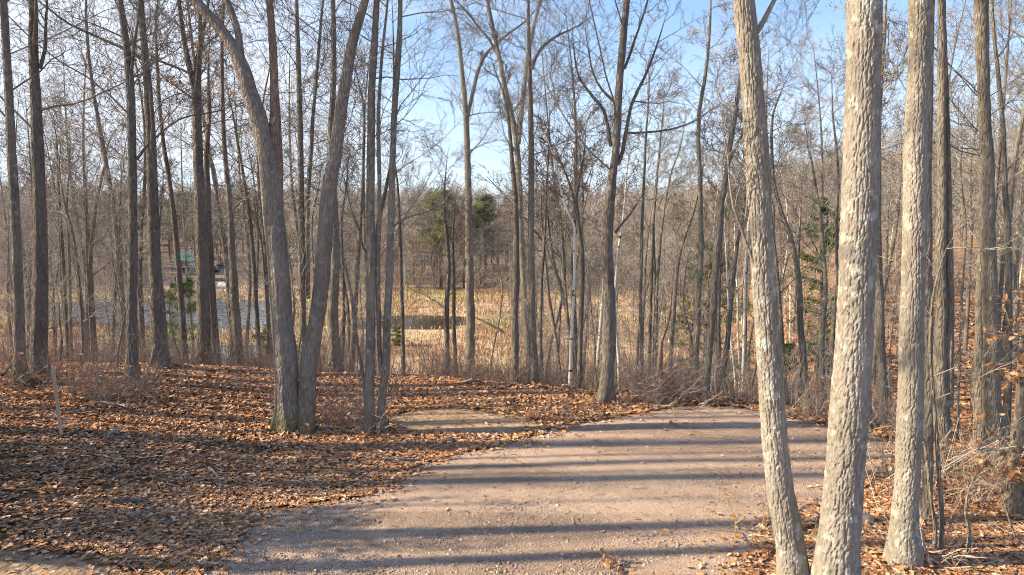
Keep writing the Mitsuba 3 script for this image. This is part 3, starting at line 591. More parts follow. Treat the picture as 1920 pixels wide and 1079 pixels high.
# ---- trees out of the frame at the left, whose shadows cross the gravel
def shadow_tree(row, x, w, seed, h=17.0, label='bare tree out of view at the left casting its shadow over the clearing'):
    global tree_no
    tree_no += 1
    rng = np.random.default_rng(seed)
    y0 = hit(960, row)[1]
    y = y0 + (x - 0.0) * 0.066
    z = tz(x, y)
    key = key_of('bare_tree')
    P = np.array([[x, y, z - 0.3], [x, y, z], [x + rng.normal() * .06, y + rng.normal() * .05, z + 3], [x + rng.normal() * .15, y + rng.normal() * .08, z + 8], [x + rng.normal() * .3, y + rng.normal() * .15, z + h]])
    P, R = curve(P, np.array([w * .62, w * .55, w * .48, w * .38, w * .1]), 40)
    add(key + '__trunk', tubes(P[None], R[None], 10), 'bark_grey')
    m = P[:, 2] > z + 5
    o, _ = bands(rng, curve(P[m], R[m], 14)[0][None], curve(P[m], R[m], 14)[1][None], [(8, 0.26, 0.7, 0.2, 1, 7, 0.06, 0.14, 0.45, 0.012, 4), (4, 0.5, 0.75, 0.2, 1, 5, 0.04, 0.2, 0.5, 0.005, 3), (4, 0.5, 0.7, 0.2, 1, 3, 0.03, 0.2, 0.6, 0.004, 3)])
    add(key + '__crown', merge(o), 'twig')
    tag(key, label, 'tree', 'trees out of view at the left')
for k, (row, x, w) in enumerate([(1052, -8, .20), (1002, -8.5, .24), (905, -9.5, .24), (877, -10.5, .20), (838, -11, .30), (829, -13, .10), (893, -12, .10), (800, -13, .18), (768, -14, .16), (742, -17, .2), (720, -20, .18), (862, -9, .07), (790, -10, .09), (814, -9, .08), (1022, -14, .07), (945, -12, .06), (778, -11, .08), (757, -12, .09), (915, -22, .16)]):
    shadow_tree(row, x, w, 500 + k)

def low_shadow(row, x, h, seed):
    rng = np.random.default_rng(seed)
    y = hit(200, row)[1] + (x + 5) * .066
    z = tz(x, y)
    key = key_of('sapling')
    P, R = curve(np.array([[x, y, z - .1], [x, y + .05, z + h * .5], [x + .1, y, z + h]]), np.array([.05, .035, .01]), 14)
    o, _ = bands(rng, P[None], R[None], [(22, .5, 1.0, .05, 1, 6, .05, .15, .6, .014, 4), (8, .5, .75, .2, 1, 4, .03, .2, .7, .012, 3), (6, .5, .7, .2, 1, 3, .02, .2, .8, .011, 3)])
    add(key + '__stem', tubes(P[None], R[None], 7), 'bark_dark'); add(key + '__twigs', merge(o), 'twig')
    tag(key, 'bushy sapling out of view at the left', 'sapling', 'saplings out of view at the left')
for k, (row, x, h) in enumerate([(846, -9.3, 3.2), (858, -8.6, 2.8), (985, -7.2, 2.4), (1003, -6.9, 2.2)]): low_shadow(row, x, h, 900 + k)

# ------------------------------------------------------------------ woods: prototypes and copies
def proto(seed, h, r, kind='wood', q=1.0):
    rng = np.random.default_rng(seed)
    bend = rng.normal(size=(4, 2)) * h * 0.018
    P = np.array([[0, 0, -0.5], [bend[0, 0] * .2, bend[0, 1] * .2, h * .1], [bend[1, 0], bend[1, 1], h * .35], [bend[2, 0], bend[2, 1], h * .65], [bend[3, 0] * 1.5, bend[3, 1] * 1.5, h]])
    P, R = curve(P, np.array([1.15, 1, .8, .5, .08]) * r, 16)
    tr = tubes(P[None], R[None], 7)
    m = P[:, 2] > h * 0.28
    Pc, Rc = curve(P[m], R[m], 12)
    if kind == 'sapling':
        spec = [(int(13 * q), 0.45, 0.9, 0, .97, 5, 0.05, 0.15, 0.5, 0.007, 4), (6, 0.5, 0.75, 0.2, 1, 4, 0.03, 0.2, 0.6, 0.0055, 3), (5, 0.5, 0.7, 0.15, 1, 2, 0.02, 0.22, 0.7, 0.0048, 3)]
    elif kind == 'wood':
        spec = [(int(13 * q), 0.40, 0.85, 0, .97, 6, 0.07, 0.13, 0.45, 0.014, 4), (7, 0.5, 0.75, 0.2, 1, 4, 0.04, 0.18, 0.5, 0.0095, 3), (6, 0.5, 0.75, 0.15, 1, 3, 0.03, 0.22, 0.6, 0.0075, 3), (3, 0.5, 0.75, 0.2, 1, 2, 0.02, 0.22, 0.7, 0.0065, 3)]
    else:                                                          # far off: coarser twigs
        spec = [(int(14 * q), 0.42, 0.75, 0, .97, 4, 0.08, 0.12, 0.5, 0.03, 3), (8, 0.55, 0.7, 0.15, 1, 3, 0.05, 0.18, 0.6, 0.022, 3), (8, 0.55, 0.75, 0.1, 1, 2, 0.04, 0.22, 0.7, 0.018, 3)]
        m = None
    o, _ = bands(rng, Pc[None], Rc[None], spec)
    return tr, merge(o)
WOOD = []
SPEC = [(11, .075, 0), (12.5, .085, 1), (13, .09, 0), (13.5, .095, 1), (12, .08, 0), (14, .10, 1), (12, .06, 2), (17, .11, 0), (18, .12, 1), (18, .10, 0), (5, .03, 3), (6, .035, 3), (4, .025, 3)]
for s, (h, r, b) in enumerate(SPEC):
    tr, cr = proto(70 + s, h, r, 'sapling' if b == 3 else 'wood', 1.25 if h > 16 else 1.0)
    WOOD.append((tr, cr, ['bark_grey', 'bark_dark', 'bark_birch', 'bark_grey'][b], ['twig', 'twig_grey', 'twig', 'twig_grey', 'twig_grey', 'twig', 'twig_red', 'twig', 'twig_grey', 'twig_grey', 'twig_grey', 'twig', 'twig_grey'][s]))
WOODP = [(mikit.ply(tr, b, smooth=True), mikit.ply(cr, t, smooth=True)) for tr, cr, b, t in WOOD]
rng = np.random.default_rng(42)
LANDMARK = [(38, 'the leftmost trunk'), (75, 'the stout dark trunk'), (155, 'the bowed sapling'), (248, 'the flared dark trunk'), (292, 'the tapering trunk'), (382, 'the scaly forked trunk'), (437, 'the pale-sided trunk'), (540, 'the mossy tree'), (626, 'the stem leaning right'),
            (697, 'the two-trunk clump'), (755, 'the thin black stem'), (838, 'the dark twisted trunk'), (881, 'the lone marsh trunk'), (985, 'the middle group'), (1075, 'the slim white birch'), (1140, 'the knobbed dark trunk'), (1232, 'the splintered stump'), (1310, 'the straight grey trunk'), (1338, 'the black crest trunk'),
            (1440, 'the pale leaning trunk'), (1505, 'the left-bending trunk'), (1600, 'the thickest trunk'), (1652, 'the gap trunk'), (1711, 'the tan-grey trunk'), (1763, 'the two-tone grey trunk'), (1857, 'the brown-grey trunk'), (1912, 'the right-edge trunk')]
COPIES = []
def copy_tree(x, y, s, where, group, which=(0, 1, 2, 3, 4, 5, 6)):
    w = int(rng.choice(which))
    m = T().translate([x, y, tz(x, y)]).rotate([0, 0, 1], float(rng.random() * 360)).rotate([1, 0, 0], float(rng.normal() * 2.5)).scale([s, s, s * float(0.9 + 0.2 * rng.random())])
    kind = SPEC[w][2]
    key = key_of(['bare_tree', 'bare_tree', 'birch_tree', 'sapling'][kind])
    scene[key + '__trunk'] = {**WOODP[w][0], 'to_world': m}
    scene[key + '__crown'] = {**WOODP[w][1], 'to_world': m}
    look = ['grey', 'dark', 'white-barked', 'thin'][kind] + (' tall' if SPEC[w][0] > 16 else '') + [' tree', ' tree', ' birch', ' sapling'][kind]
    px = 960 + F * x / (y * cp + 6 * sp)
    lp, ln = min(LANDMARK, key=lambda a: abs(a[0] - px))
    COPIES.append((key, look, where, ('left of ' if px < lp else 'right of ') + ln, y, group, kind))
ORD = ['nearest', 'second', 'third', 'fourth', 'fifth', 'sixth', 'seventh', 'eighth', 'ninth', 'tenth', 'eleventh', 'twelfth', 'thirteenth', 'fourteenth', 'fifteenth', 'sixteenth', 'seventeenth', 'eighteenth', 'nineteenth', 'twentieth']
def label_copies():
    sets = {}
    for c in COPIES: sets.setdefault((c[1], c[2], c[3]), []).append(c)
    for (look, where, beside), cs in sets.items():
        cs.sort(key=lambda c: c[4])
        for k, c in enumerate(cs):
            tag(c[0], f'{look} {where}, ' + (f'{ORD[min(k, 19)]} ' if len(cs) > 1 else '') + beside, 'sapling' if c[6] == 3 else 'tree', ('saplings ' if c[6] == 3 else 'bare trees ') + c[5])
def wet(x, y, pad=1.5): return any(p.distance(shapely.Point(x, y)) < pad for p in PONDS.values())
OPEN = [(312, 378), (396, 432), (725, 958)]
def scatter(n, px, Yr, fn, gap):
    pts = []
    tries = 0
    while len(pts) < n and tries < 20000:
        tries += 1
        Y = math.exp(rng.uniform(math.log(Yr[0]), math.log(Yr[1])))
        u = rng.uniform(*px)
        x = (u - 960) / F * (Y * cp + 6 * sp)
        if Y < 75 and any(a < u < b for a, b in OPEN): continue
        if wet(x, Y) or any((x - a) ** 2 + (Y - b) ** 2 < gap ** 2 for a, b in pts): continue
        pts.append((x, Y))
    for x, Y in pts: fn(x, Y)
TALL = (7, 8, 9, 7, 8, 9, 3, 5)
scatter(16, (-150, 720), (21, 46), lambda x, Y: copy_tree(x, Y, rng.uniform(.8, 1.15), 'on left slope', 'on the slope left of the marsh', TALL), 1.6)
scatter(10, (60, 560), (19, 44), lambda x, Y: copy_tree(x, Y, rng.uniform(.7, 1.1), 'low on left slope', 'on the slope left of the marsh', (0, 1, 2, 3)), 1.6)
scatter(18, (980, 1420), (22, 50), lambda x, Y: copy_tree(x, Y, rng.uniform(.7, 1.05), 'beyond the crest', 'on the slope beyond the crest', (0, 1, 2, 3, 4, 5, 6, 7, 9)), 1.6)
scatter(34, (1400, 2050), (19, 48), lambda x, Y: copy_tree(x, Y, rng.uniform(.7, 1.05), 'on right hillside', 'on the right hillside', (0, 1, 2, 3, 4, 5, 6, 7, 9)), 1.5)
scatter(60, (1330, 2050), (46, 95), lambda x, Y: copy_tree(x, Y, rng.uniform(.65, 1.0), 'high on right hillside', 'farther up the right hillside'), 2.0)
scatter(34, (950, 1400), (55, 100), lambda x, Y: copy_tree(x, Y, rng.uniform(.6, 1.0), 'on the valley floor', 'on the valley floor'), 2.0)
scatter(7, (690, 960), (78, 100), lambda x, Y: copy_tree(x, Y, rng.uniform(.5, .8), 'on the far marsh edge', 'on the far marsh edge'), 2.0)
scatter(22, (-100, 260), (50, 110), lambda x, Y: copy_tree(x, Y, rng.uniform(.7, 1.1), 'by the far pond', 'by the far pond'), 2.0)
scatter(26, (-60, 700), (15.3, 22), lambda x, Y: copy_tree(x, Y, rng.uniform(.6, 1.1), 'behind left crest', 'behind the left crest', (10, 11, 12)), .8)
scatter(8, (700, 1100), (15.5, 24), lambda x, Y: copy_tree(x, Y, rng.uniform(.5, .9), 'before the marsh', 'before the marsh', (10, 11, 12)), .8)
scatter(20, (1100, 1960), (14, 24), lambda x, Y: copy_tree(x, Y, rng.uniform(.6, 1.1), 'beyond the gravel', 'beyond the gravel', (10, 11, 12)), .8)
label_copies()
FAR = []
for s in range(5):
    tr, cr = proto(170 + s, 11.5, 0.12, 'far', 1.15)
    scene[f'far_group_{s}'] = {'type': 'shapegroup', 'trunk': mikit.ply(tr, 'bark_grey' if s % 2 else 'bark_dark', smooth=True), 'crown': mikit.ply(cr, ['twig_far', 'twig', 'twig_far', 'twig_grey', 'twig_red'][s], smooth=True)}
nfar = 0
for k in range(1180):
    Y = rng.uniform(98, 190) if k < 760 else rng.uniform(190, 260)
    x = (rng.uniform(-250, 2170) - 960) / F * Y
    if 104 < Y < 128 and -62 < x < -38: continue
    if Y < 118 and -70 < x < -30: continue
    sc = rng.uniform(.7, 1.08)
    nfar += 1
    scene[f'far_woodland__{nfar:03d}'] = {'type': 'instance', 'group': {'type': 'ref', 'id': f'far_group_{int(rng.integers(0, 5))}'},
        'to_world': T().translate([x, Y, tz(x, Y)]).rotate([0, 0, 1], float(rng.random() * 360)).scale([sc * 1.2, sc * 1.2, sc])}
tag('far_woodland', 'far leafless woods on the hills beyond the valley', 'woodland', kind='stuff')

# pines -------------------------------------------------------------
def pine(x, y, h, w, label, seed, cols=((0.10, 0.145, 0.06), (0.14, 0.185, 0.075), (0.17, 0.20, 0.09)), t0=0.15, dense=1.0, group=None, needle=None):
    r = np.random.default_rng(seed)
    z = tz(x, y)
    key = key_of('pine_tree')
    P, R = curve(np.array([[x, y, z - .3], [x + r.normal() * .05, y, z + h * .5], [x + r.normal() * .1, y, z + h]]), np.array([.022, .014, .002]) * h, 14)
    add(key + '__trunk', tubes(P[None], R[None], 7), 'bark_dark')
    nb = int(46 * dense)
    t = np.sort(t0 + (1 - t0) * r.random(nb) ** 0.9)
    c = P[np.minimum((t * 13).astype(int), 13)] + [0, 0, 0]
    c[:, 2] = z + t * h
    az = r.random(nb) * 2 * np.pi
    L = w * np.minimum(1.02 - t, .5) ** 0.6 * (.6 + .4 * np.minimum(1, (t - t0) * 4)) * (0.6 + 0.6 * r.random(nb)) + 0.04 * h * 0.5
    d = np.stack([np.cos(az), np.sin(az), 0.25 + 0.5 * t], -1)
    s = np.linspace(0, 1, 6)
    B = c[:, None] + d[:, None] * (L[:, None] * s)[:, :, None] + np.array([0, 0, -1.0]) * (0.25 * L[:, None] * s ** 2)[:, :, None]
    br = tubes(B, np.maximum(0.006 * h * (1.1 - t)[:, None] * (1 - .8 * s), .004), 4)
    add(key + '__branches', br, 'twig')
    B2, R2 = grow(r, B, np.full(B.shape[:2], .008), 9, 0.36, 0.9, 0.15, 1.0, 3, 0.06, 0.15, .8, .004)
    allp = np.vstack([B2.reshape(-1, 3), B2.mean(1), B[:, 3:].reshape(-1, 3)])
    nl = needle or 0.016 * h + 0.05
    k = 7
    cen = np.repeat(allp, k, axis=0) + r.normal(size=(len(allp) * k, 3)) * nl * 0.35
    dd = norm(r.normal(size=cen.shape) + [0, 0, .5]) * nl * (0.7 + 0.6 * r.random((len(cen), 1)))
    sd = norm(np.cross(dd, r.normal(size=cen.shape))) * nl * 0.13
    V = np.stack([cen - sd, cen + sd, cen + dd], 1).reshape(-1, 3)
    col = np.repeat(np.array(cols)[r.integers(0, len(cols), len(cen))] * (0.7 + .6 * r.random((len(cen), 1))), 3, axis=0)
    add(key + '__needles', (V, np.arange(len(V)).reshape(-1, 3)), 'leaf_thin', smooth=False, color=col)
    tag(key, label, 'tree', group)
def far_xy(px, Y): return (px - 960) / F * (Y * cp + 8 * sp), Y
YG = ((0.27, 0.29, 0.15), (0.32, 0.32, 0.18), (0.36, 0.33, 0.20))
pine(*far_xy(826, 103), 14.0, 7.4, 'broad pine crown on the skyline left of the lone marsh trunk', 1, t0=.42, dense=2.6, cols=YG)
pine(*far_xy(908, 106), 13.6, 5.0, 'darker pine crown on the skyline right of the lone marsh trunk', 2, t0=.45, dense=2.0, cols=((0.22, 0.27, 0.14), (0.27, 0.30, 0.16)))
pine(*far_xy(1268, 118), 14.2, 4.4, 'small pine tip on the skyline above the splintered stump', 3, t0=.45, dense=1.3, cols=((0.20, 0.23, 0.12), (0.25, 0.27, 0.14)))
pine(*far_xy(352, 138), 13.5, 5.4, 'pine directly behind the green-roofed house', 4, t0=.12, dense=1.4, cols=((0.10, 0.12, 0.03), (0.14, 0.15, 0.04), (0.07, 0.09, 0.03)))
pine(*far_xy(318, 142), 12, 4.0, 'pine behind the left end of the green-roofed house', 41, t0=.15, dense=1.1)
pine(*far_xy(455, 150), 12, 4.0, 'pine on the far shore right of the parked car', 42, t0=.2)
pine(*far_xy(352, 26), 4.8, 1.7, 'young green pine in front of the far pond at left', 5, t0=.03, dense=1.1, needle=.10, cols=((0.13, 0.19, 0.075), (0.17, 0.22, 0.10), (0.20, 0.23, 0.12)))
pine(*far_xy(505, 25), 2.9, 1.1, 'small green pine just left of the mossy two-stemmed tree', 6, t0=.03, dense=1.1, needle=.09)
pine(*far_xy(1322, 29), 7.6, 2.5, 'young pine behind the black trunk at the crest', 7, t0=.05, dense=1.3, needle=.11, cols=((0.06, 0.10, 0.03), (0.10, 0.14, 0.04), (0.14, 0.17, 0.05)))
pine(*far_xy(1275, 27), 2.2, 1.2, 'yellow-green low pine behind the splintered stump', 8, t0=.02, dense=1.0, needle=.10, cols=((0.13, 0.15, 0.04), (0.18, 0.18, 0.05)))
pine(*far_xy(1534, 28), 7.4, 2.1, 'bright green pine left of the thickest trunk', 9, t0=.05, dense=1.2, needle=.11, cols=((0.07, 0.13, 0.03), (0.12, 0.18, 0.04)))
pine(*far_xy(1480, 34), 1.5, 1.0, 'low green pine seedling on the orange hillside', 10, t0=.02, needle=.09, cols=((0.07, 0.13, 0.03), (0.10, 0.15, 0.04)))
pine(*far_xy(744, 58), 1.6, 0.7, 'tiny bright green conifer at the marsh edge', 12, t0=.02, dense=.8, needle=.10, cols=((0.12, 0.2, 0.04), (0.14, 0.22, 0.05)))

# ------------------------------------------------------------------ leaf litter
lr = np.random.default_rng(7)
ROADB = ROAD.buffer(-0.12)
def litter_points(n, lo, hi, px, bias=1.0):
    """Points on the ridge, about even in the picture's depth, thin over gravel and sand."""
    Yv = np.exp(lr.uniform(math.log(lo), math.log(hi), n))
    xv = (lr.uniform(px[0], px[1], n) - 960) / F * (Yv * cp + 3 * sp)
    return np.c_[xv, Yv]
def keep_litter(p):
    dr_ = shapely.distance(shapely.points(p), ROAD.exterior)
    inr = shapely.contains_xy(ROAD, p[:, 0], p[:, 1])
    sd = np.where(inr, dr_, -dr_)
    pr = np.where(sd < 0, 1.0, np.maximum(np.exp(-sd / 0.11) * 0.6 + 0.05 * np.exp(-sd / 0.3), 0.0))
    for s in SAND.values():
        ds = shapely.distance(shapely.points(p), s.exterior)
        sd2 = np.where(shapely.contains_xy(s, p[:, 0], p[:, 1]), ds, -ds)
        pr = np.minimum(pr, np.where(sd2 < 0, 1.0, np.maximum(np.exp(-sd2 / 0.09) * 0.7, 0.015)))
    patch = meshkit.fbm(np.c_[p * 0.75, np.zeros(len(p))], 4, 31)
    pr = pr * np.clip((patch - 0.30) / 0.16, 0.12, 1)
    return p[lr.random(len(p)) < pr]
def onto(p, lift=0.012):
    inr = shapely.contains_xy(ROAD, p[:, 0], p[:, 1])
    z = terrain(p[:, 0], p[:, 1]) + np.where(inr, 0.03, 0.0) + 0.008
    de = np.clip(shapely.distance(shapely.points(p), ROAD.exterior) / 0.5, 0.05, 1)
    return np.c_[p, z + lift * (0.3 + 0.7 * de) + 0.028 * lr.random(len(p)) * np.where(inr, 0.1, de)]
pts = onto(keep_litter(litter_points(125000, 5.6, 10.0, (-60, 1980))))
leaf_cloud('ground__leaf_litter', pts, 0.062, lr, shapes=MID, tilt=0.24)
tag('ground__leaf_litter', kind='stuff')
pts = onto(keep_litter(litter_points(170000, 9.6, 19.0, (-80, 2000))))
leaf_cloud('ground__leaf_litter_001', pts, 0.085, lr, shapes=SMALL, tilt=0.42)
tag('ground__leaf_litter_001', kind='stuff')
hp = litter_points(45000, 18.0, 55.0, (1380, 2000))
hp = np.c_[hp, terrain(hp[:, 0], hp[:, 1]) + 0.03]
leaf_cloud('ground__leaf_litter_002', hp, 0.22, lr, shapes=SMALL, tilt=0.45)
tag('ground__leaf_litter_002', kind='stuff')
# leaves drifted against the trunk feet
drift = []
for fx, fy, fr in FEET:
    n = int(90 + 500 * fr)
    a, dd = lr.random(n) * 6.283, lr.random(n) ** 1.6 * 0.42
    rr = fr * 1.02 + 0.03 + dd
    px_, py_ = fx + rr * np.cos(a), fy + rr * np.sin(a)
    m = ~shapely.contains_xy(ROAD, px_, py_)
    drift.append(np.c_[px_, py_, terrain(px_, py_) + 0.02 + (0.10 * (1 - dd / .42) ** 2) * lr.random(n)][m])
leaf_cloud('ground__leaf_litter_003', np.vstack(drift), 0.08, lr, shapes=MID, tilt=0.5)
tag('ground__leaf_litter_003', kind='stuff')
# fallen twigs among the leaves
tp_ = onto(keep_litter(litter_points(2600, 5.6, 14.5, (-40, 1980))), 0.03)
ta = lr.random(len(tp_)) * 6.283
tl = 0.06 + 0.3 * lr.random(len(tp_)) ** 2.5
td = np.c_[np.cos(ta), np.sin(ta), lr.normal(size=len(tp_)) * .12]
tb = lr.normal(size=(len(tp_), 3)) * [.02, .02, .006]
add('ground__fallen_twigs', tubes(np.stack([tp_ - td * tl[:, None], tp_ + tb, tp_ + td * tl[:, None] * .9], 1), np.repeat((.0025 + .004 * lr.random(len(tp_)))[:, None], 3, 1) * [1.2, 1, .5], 4), 'twig')
tag('ground__fallen_twigs', kind='stuff')
# the nearest leaves, one by one
LEAFB = ['leaf_brown', 'leaf_tan', 'leaf_rust', 'leaf_orange', 'leaf_pale']
for k, c in zip(LEAFB, [(0.36, 0.215, 0.13), (0.48, 0.315, 0.205), (0.28, 0.16, 0.10), (0.50, 0.235, 0.08), (0.60, 0.46, 0.34)]): scene[k] = diff(*c)
LEAFD = [[mikit.ply(s, b, smooth=False) for b in LEAFB] for s in LEAVES]
single = np.vstack([keep_litter(litter_points(900, 5.9, 7.6, (0, 420)))[:120], keep_litter(litter_points(2600, 6.0, 8.2, (1400, 1920)))[:140]])
loose = litter_points(400, 6.1, 10.5, (420, 1440))
loose = loose[shapely.contains_xy(ROADB, loose[:, 0], loose[:, 1])][:16]
single = onto(np.vstack([single, loose]), 0.03)
single[-len(loose):, 2] -= 0.034
for p in single:
    s = float(lr.uniform(.06, .095))
    a = lr.normal(size=2) * 16
    holder = 'gravel_road' if shapely.contains_xy(ROAD, p[0], p[1]) else 'ground'
    scene[key_of(holder + '__leaf')] = {**LEAFD[int(lr.integers(0, 6))][int(lr.choice(5, p=[.3, .25, .15, .15, .15]))], 'to_world': T().translate(p.tolist()).rotate([1, 0, 0], float(a[0])).rotate([0, 1, 0], float(a[1])).rotate([0, 0, 1], float(lr.random() * 360)).scale(s)}

# ------------------------------------------------------------------ loose stones of the gravel
def stones(n, lo, hi, px, size, key, poly, cols):
    p = litter_points(n, lo, hi, px)
    p = p[shapely.contains_xy(poly, p[:, 0], p[:, 1])]
    o = np.array([[1, 0, 0], [-1, 0, 0], [0, 1, 0], [0, -1, 0], [0, 0, .8], [0, 0, -.8]], float)
    f = np.array([[0, 2, 4], [2, 1, 4], [1, 3, 4], [3, 0, 4]])
    K = len(p)
    s = size * np.exp(lr.normal(size=K) * 0.45)
    v = o[None] * (0.65 + 0.6 * lr.random((K, 6, 1)))
    a = lr.random(K) * 6.28
    c, sn = np.cos(a)[:, None], np.sin(a)[:, None]
    v = np.stack([v[..., 0] * c - v[..., 1] * sn, v[..., 0] * sn + v[..., 1] * c, v[..., 2]], -1) * s[:, None, None]
    v = v + np.c_[p, terrain(p[:, 0], p[:, 1]) + 0.03][:, None]
    col = np.array(cols)[lr.integers(0, len(cols), K)] * (0.7 + 0.55 * lr.random((K, 1)))
    add(key, (v.reshape(-1, 3), (f[None] + (np.arange(K) * 6)[:, None, None]).reshape(-1, 3)), 'colored', smooth=False, color=np.repeat(np.clip(col, 0, 1), 6, axis=0))
    tag(key, kind='stuff')
stones(52000, 5.8, 12.2, (330, 1720), 0.0075, 'gravel_road__loose_stones', ROADB, [(0.36, 0.275, 0.215), (0.43, 0.345, 0.28), (0.29, 0.22, 0.175), (0.48, 0.41, 0.35), (0.36, 0.25, 0.19)])

# ------------------------------------------------------------------ brush: thin stems along the crest and in the valley
def brush(key, pts, h, cols, rg, sub=3, r0=0.004, bend=0.25):
    K = len(pts)
    d = norm(np.c_[rg.normal(size=(K, 2)) * bend, np.ones(K)])
    H = h * np.exp(rg.normal(size=K) * 0.38)
    P = [pts]
    for s in range(3):
        d = norm(d + rg.normal(size=(K, 3)) * 0.16)
        P.append(P[-1] + d * (H / 3)[:, None])
    P = np.stack(P, 1)
    R = r0 * np.array([1.15, 1, .8, .5])[None] * (0.7 + .6 * rg.random((K, 1)))
    o = [tubes(P, R, 3)]
    if sub:
        P2, R2 = grow(rg, P, R, sub, 0.42, 0.65, 0.25, 1.0, 3, 0.05, 0.2, .75, r0 * .55)
        o.append(tubes(P2, R2, 3))
    V, Fc = merge(o)
    per = [np.repeat(np.array(cols)[rg.integers(0, len(cols), n)], k, axis=0) for n, k in ((K, 12), (K * sub, 9)) if n]
    add(key, (V, Fc), 'colored', smooth=False, color=np.vstack(per) * 1.0)
    return P
br = np.random.default_rng(77)
def ridge_points(n, px, off, spread):
    u = (br.uniform(px[0], px[1], n) - 960) / F
    Y = np.full(n, 12.0)
    for _ in range(6): Y = edge(u * Y)
    Y = Y + off + np.abs(br.normal(size=n)) * spread
    x = u * (Y * cp + 3 * sp)
    keep = ~shapely.contains_xy(ROAD.buffer(0.05), x, Y)
    x, Y = x[keep], Y[keep]
    cl = meshkit.fbm(np.c_[x * .8, Y * .8, 0 * x], 3, 5)
    k2 = br.random(len(x)) < np.clip((cl - .33) * 5, .08, 1)
    return np.c_[x, Y, terrain(x, Y) - .02][k2]
BRC = [(0.33, 0.265, 0.215), (0.44, 0.365, 0.30), (0.27, 0.205, 0.165), (0.52, 0.445, 0.37), (0.38, 0.27, 0.21)]
brush('undergrowth', ridge_points(2800, (-60, 700), 0.3, 2.2), 0.7, BRC, br, 4)
brush('undergrowth_001', ridge_points(2300, (700, 1330), 0.1, 1.8), 0.62, BRC, br, 4)
brush('undergrowth_002', ridge_points(3600, (1240, 1760), 0.15, 1.6), 0.62, BRC, br, 4)
brush('undergrowth_003', ridge_points(1400, (0, 1250), -2.2, 1.6), 0.30, BRC, br, 3, 0.003)
for s in ('', '_001', '_002', '_003'): tag('undergrowth' + s, ['tall leafless brush along the crest at left', 'leafless brush along the crest before the marsh', 'leafless brush beside the far edge of the gravel', 'sparse low dead stems in the leaf litter'][int(s[1:] or 0)], 'brush', kind='stuff')
counts['undergrowth'] = 4
def world_scatter(n, px, Yr, pad=0.3, open_=False):
    Y = np.sqrt(br.uniform(Yr[0] ** 2, Yr[1] ** 2, n))
    x = (br.uniform(px[0], px[1], n) - 960) / F * (Y * cp + 8 * sp)
    ok = np.ones(n, bool)
    for p in PONDS.values(): ok &= ~shapely.contains_xy(p.buffer(pad), x, Y)
    u = x / (Y * cp + 8 * sp) * F + 960
    if open_: ok &= ~((u > 305) & (u < 440))
    x, Y = x[ok], Y[ok]
    return np.c_[x, Y, terrain(x, Y) - .05]
def clump(p, seed, f, lo, hi):
    c = meshkit.fbm(np.c_[p[:, :2] * f, np.zeros(len(p))], 3, seed)
    return p[br.random(len(p)) < np.clip((c - lo) / (hi - lo), 0.03, 1)]
brush('thicket', clump(world_scatter(2500, (-60, 730), (22, 62)), 4, .18, .42, .6), 2.3, [(0.37, 0.32, 0.275), (0.44, 0.385, 0.335), (0.33, 0.265, 0.22), (0.48, 0.43, 0.37)], br, 5, 0.011)
brush('thicket_001', clump(world_scatter(3400, (960, 1700), (20, 70)), 6, .18, .42, .6), 1.9, [(0.40, 0.345, 0.295), (0.46, 0.385, 0.325), (0.36, 0.275, 0.225)], br, 5, 0.011)
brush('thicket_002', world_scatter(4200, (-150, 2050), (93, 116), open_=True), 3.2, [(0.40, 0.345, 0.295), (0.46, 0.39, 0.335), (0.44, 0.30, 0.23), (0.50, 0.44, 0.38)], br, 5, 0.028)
brush('thicket_003', clump(world_scatter(500, (690, 960), (24, 50)), 4, .3, .46, .6), 0.8, [(0.32, 0.25, 0.20), (0.27, 0.19, 0.15)], br, 4, 0.009)
for k, (s, t) in enumerate([('', 'leafless thicket on the wet slope at left'), ('_001', 'leafless thicket beyond the gravel crest'), ('_002', 'grey brush along the foot of the far woods'), ('_003', 'low thicket at the near rim of the marsh')]): tag('thicket' + s, t, 'thicket', kind='stuff')
def grass(key, pts, h, cols, w, seed):
    g = np.random.default_rng(seed)
    K = len(pts)
    H = h * (0.5 + g.random(K))
    a = g.random(K) * 6.28
    sd = np.stack([np.cos(a), np.sin(a), 0 * a], -1) * (w * (0.6 + 0.8 * g.random(K)))[:, None]
    lean = g.normal(size=(K, 2)) * 0.45
    tip = pts + np.c_[lean * H[:, None], H * (1 - 0.25 * np.minimum(np.hypot(*lean.T), 1.5))]
    mid = pts + np.c_[lean * H[:, None] * .3, H * .6]
    V = np.stack([pts - sd, pts + sd, mid + sd * .7, mid - sd * .7, tip], 1).reshape(-1, 3)
    f = np.array([[0, 1, 2], [0, 2, 3], [3, 2, 4]])
    zone = meshkit.fbm(np.c_[pts[:, :2] * .14, np.zeros(K)], 3, 13)
    col = np.array(cols)[np.clip((zone * 1.9 - .45) * len(cols) + g.normal(size=K) * .7, 0, len(cols) - 1).astype(int)] * (0.75 + .5 * g.random((K, 1)))
    add(key, (V, (f[None] + (np.arange(K) * 5)[:, None, None]).reshape(-1, 3)), 'colored', smooth=False, color=np.repeat(np.clip(col, 0, 1), 5, axis=0))
GC = [(0.34, 0.22, 0.145), (0.43, 0.295, 0.19), (0.54, 0.39, 0.25), (0.60, 0.47, 0.32), (0.42, 0.37, 0.19)]
grass('marsh_grass', clump(world_scatter(52000, (-60, 1480), (38, 97), -0.6), 8, .1, .3, .5), 0.45, GC, 0.04, 3)
tag('marsh_grass', 'straw-coloured marsh grass across the valley floor', 'grass', kind='stuff')
counts['marsh_grass'] = 1

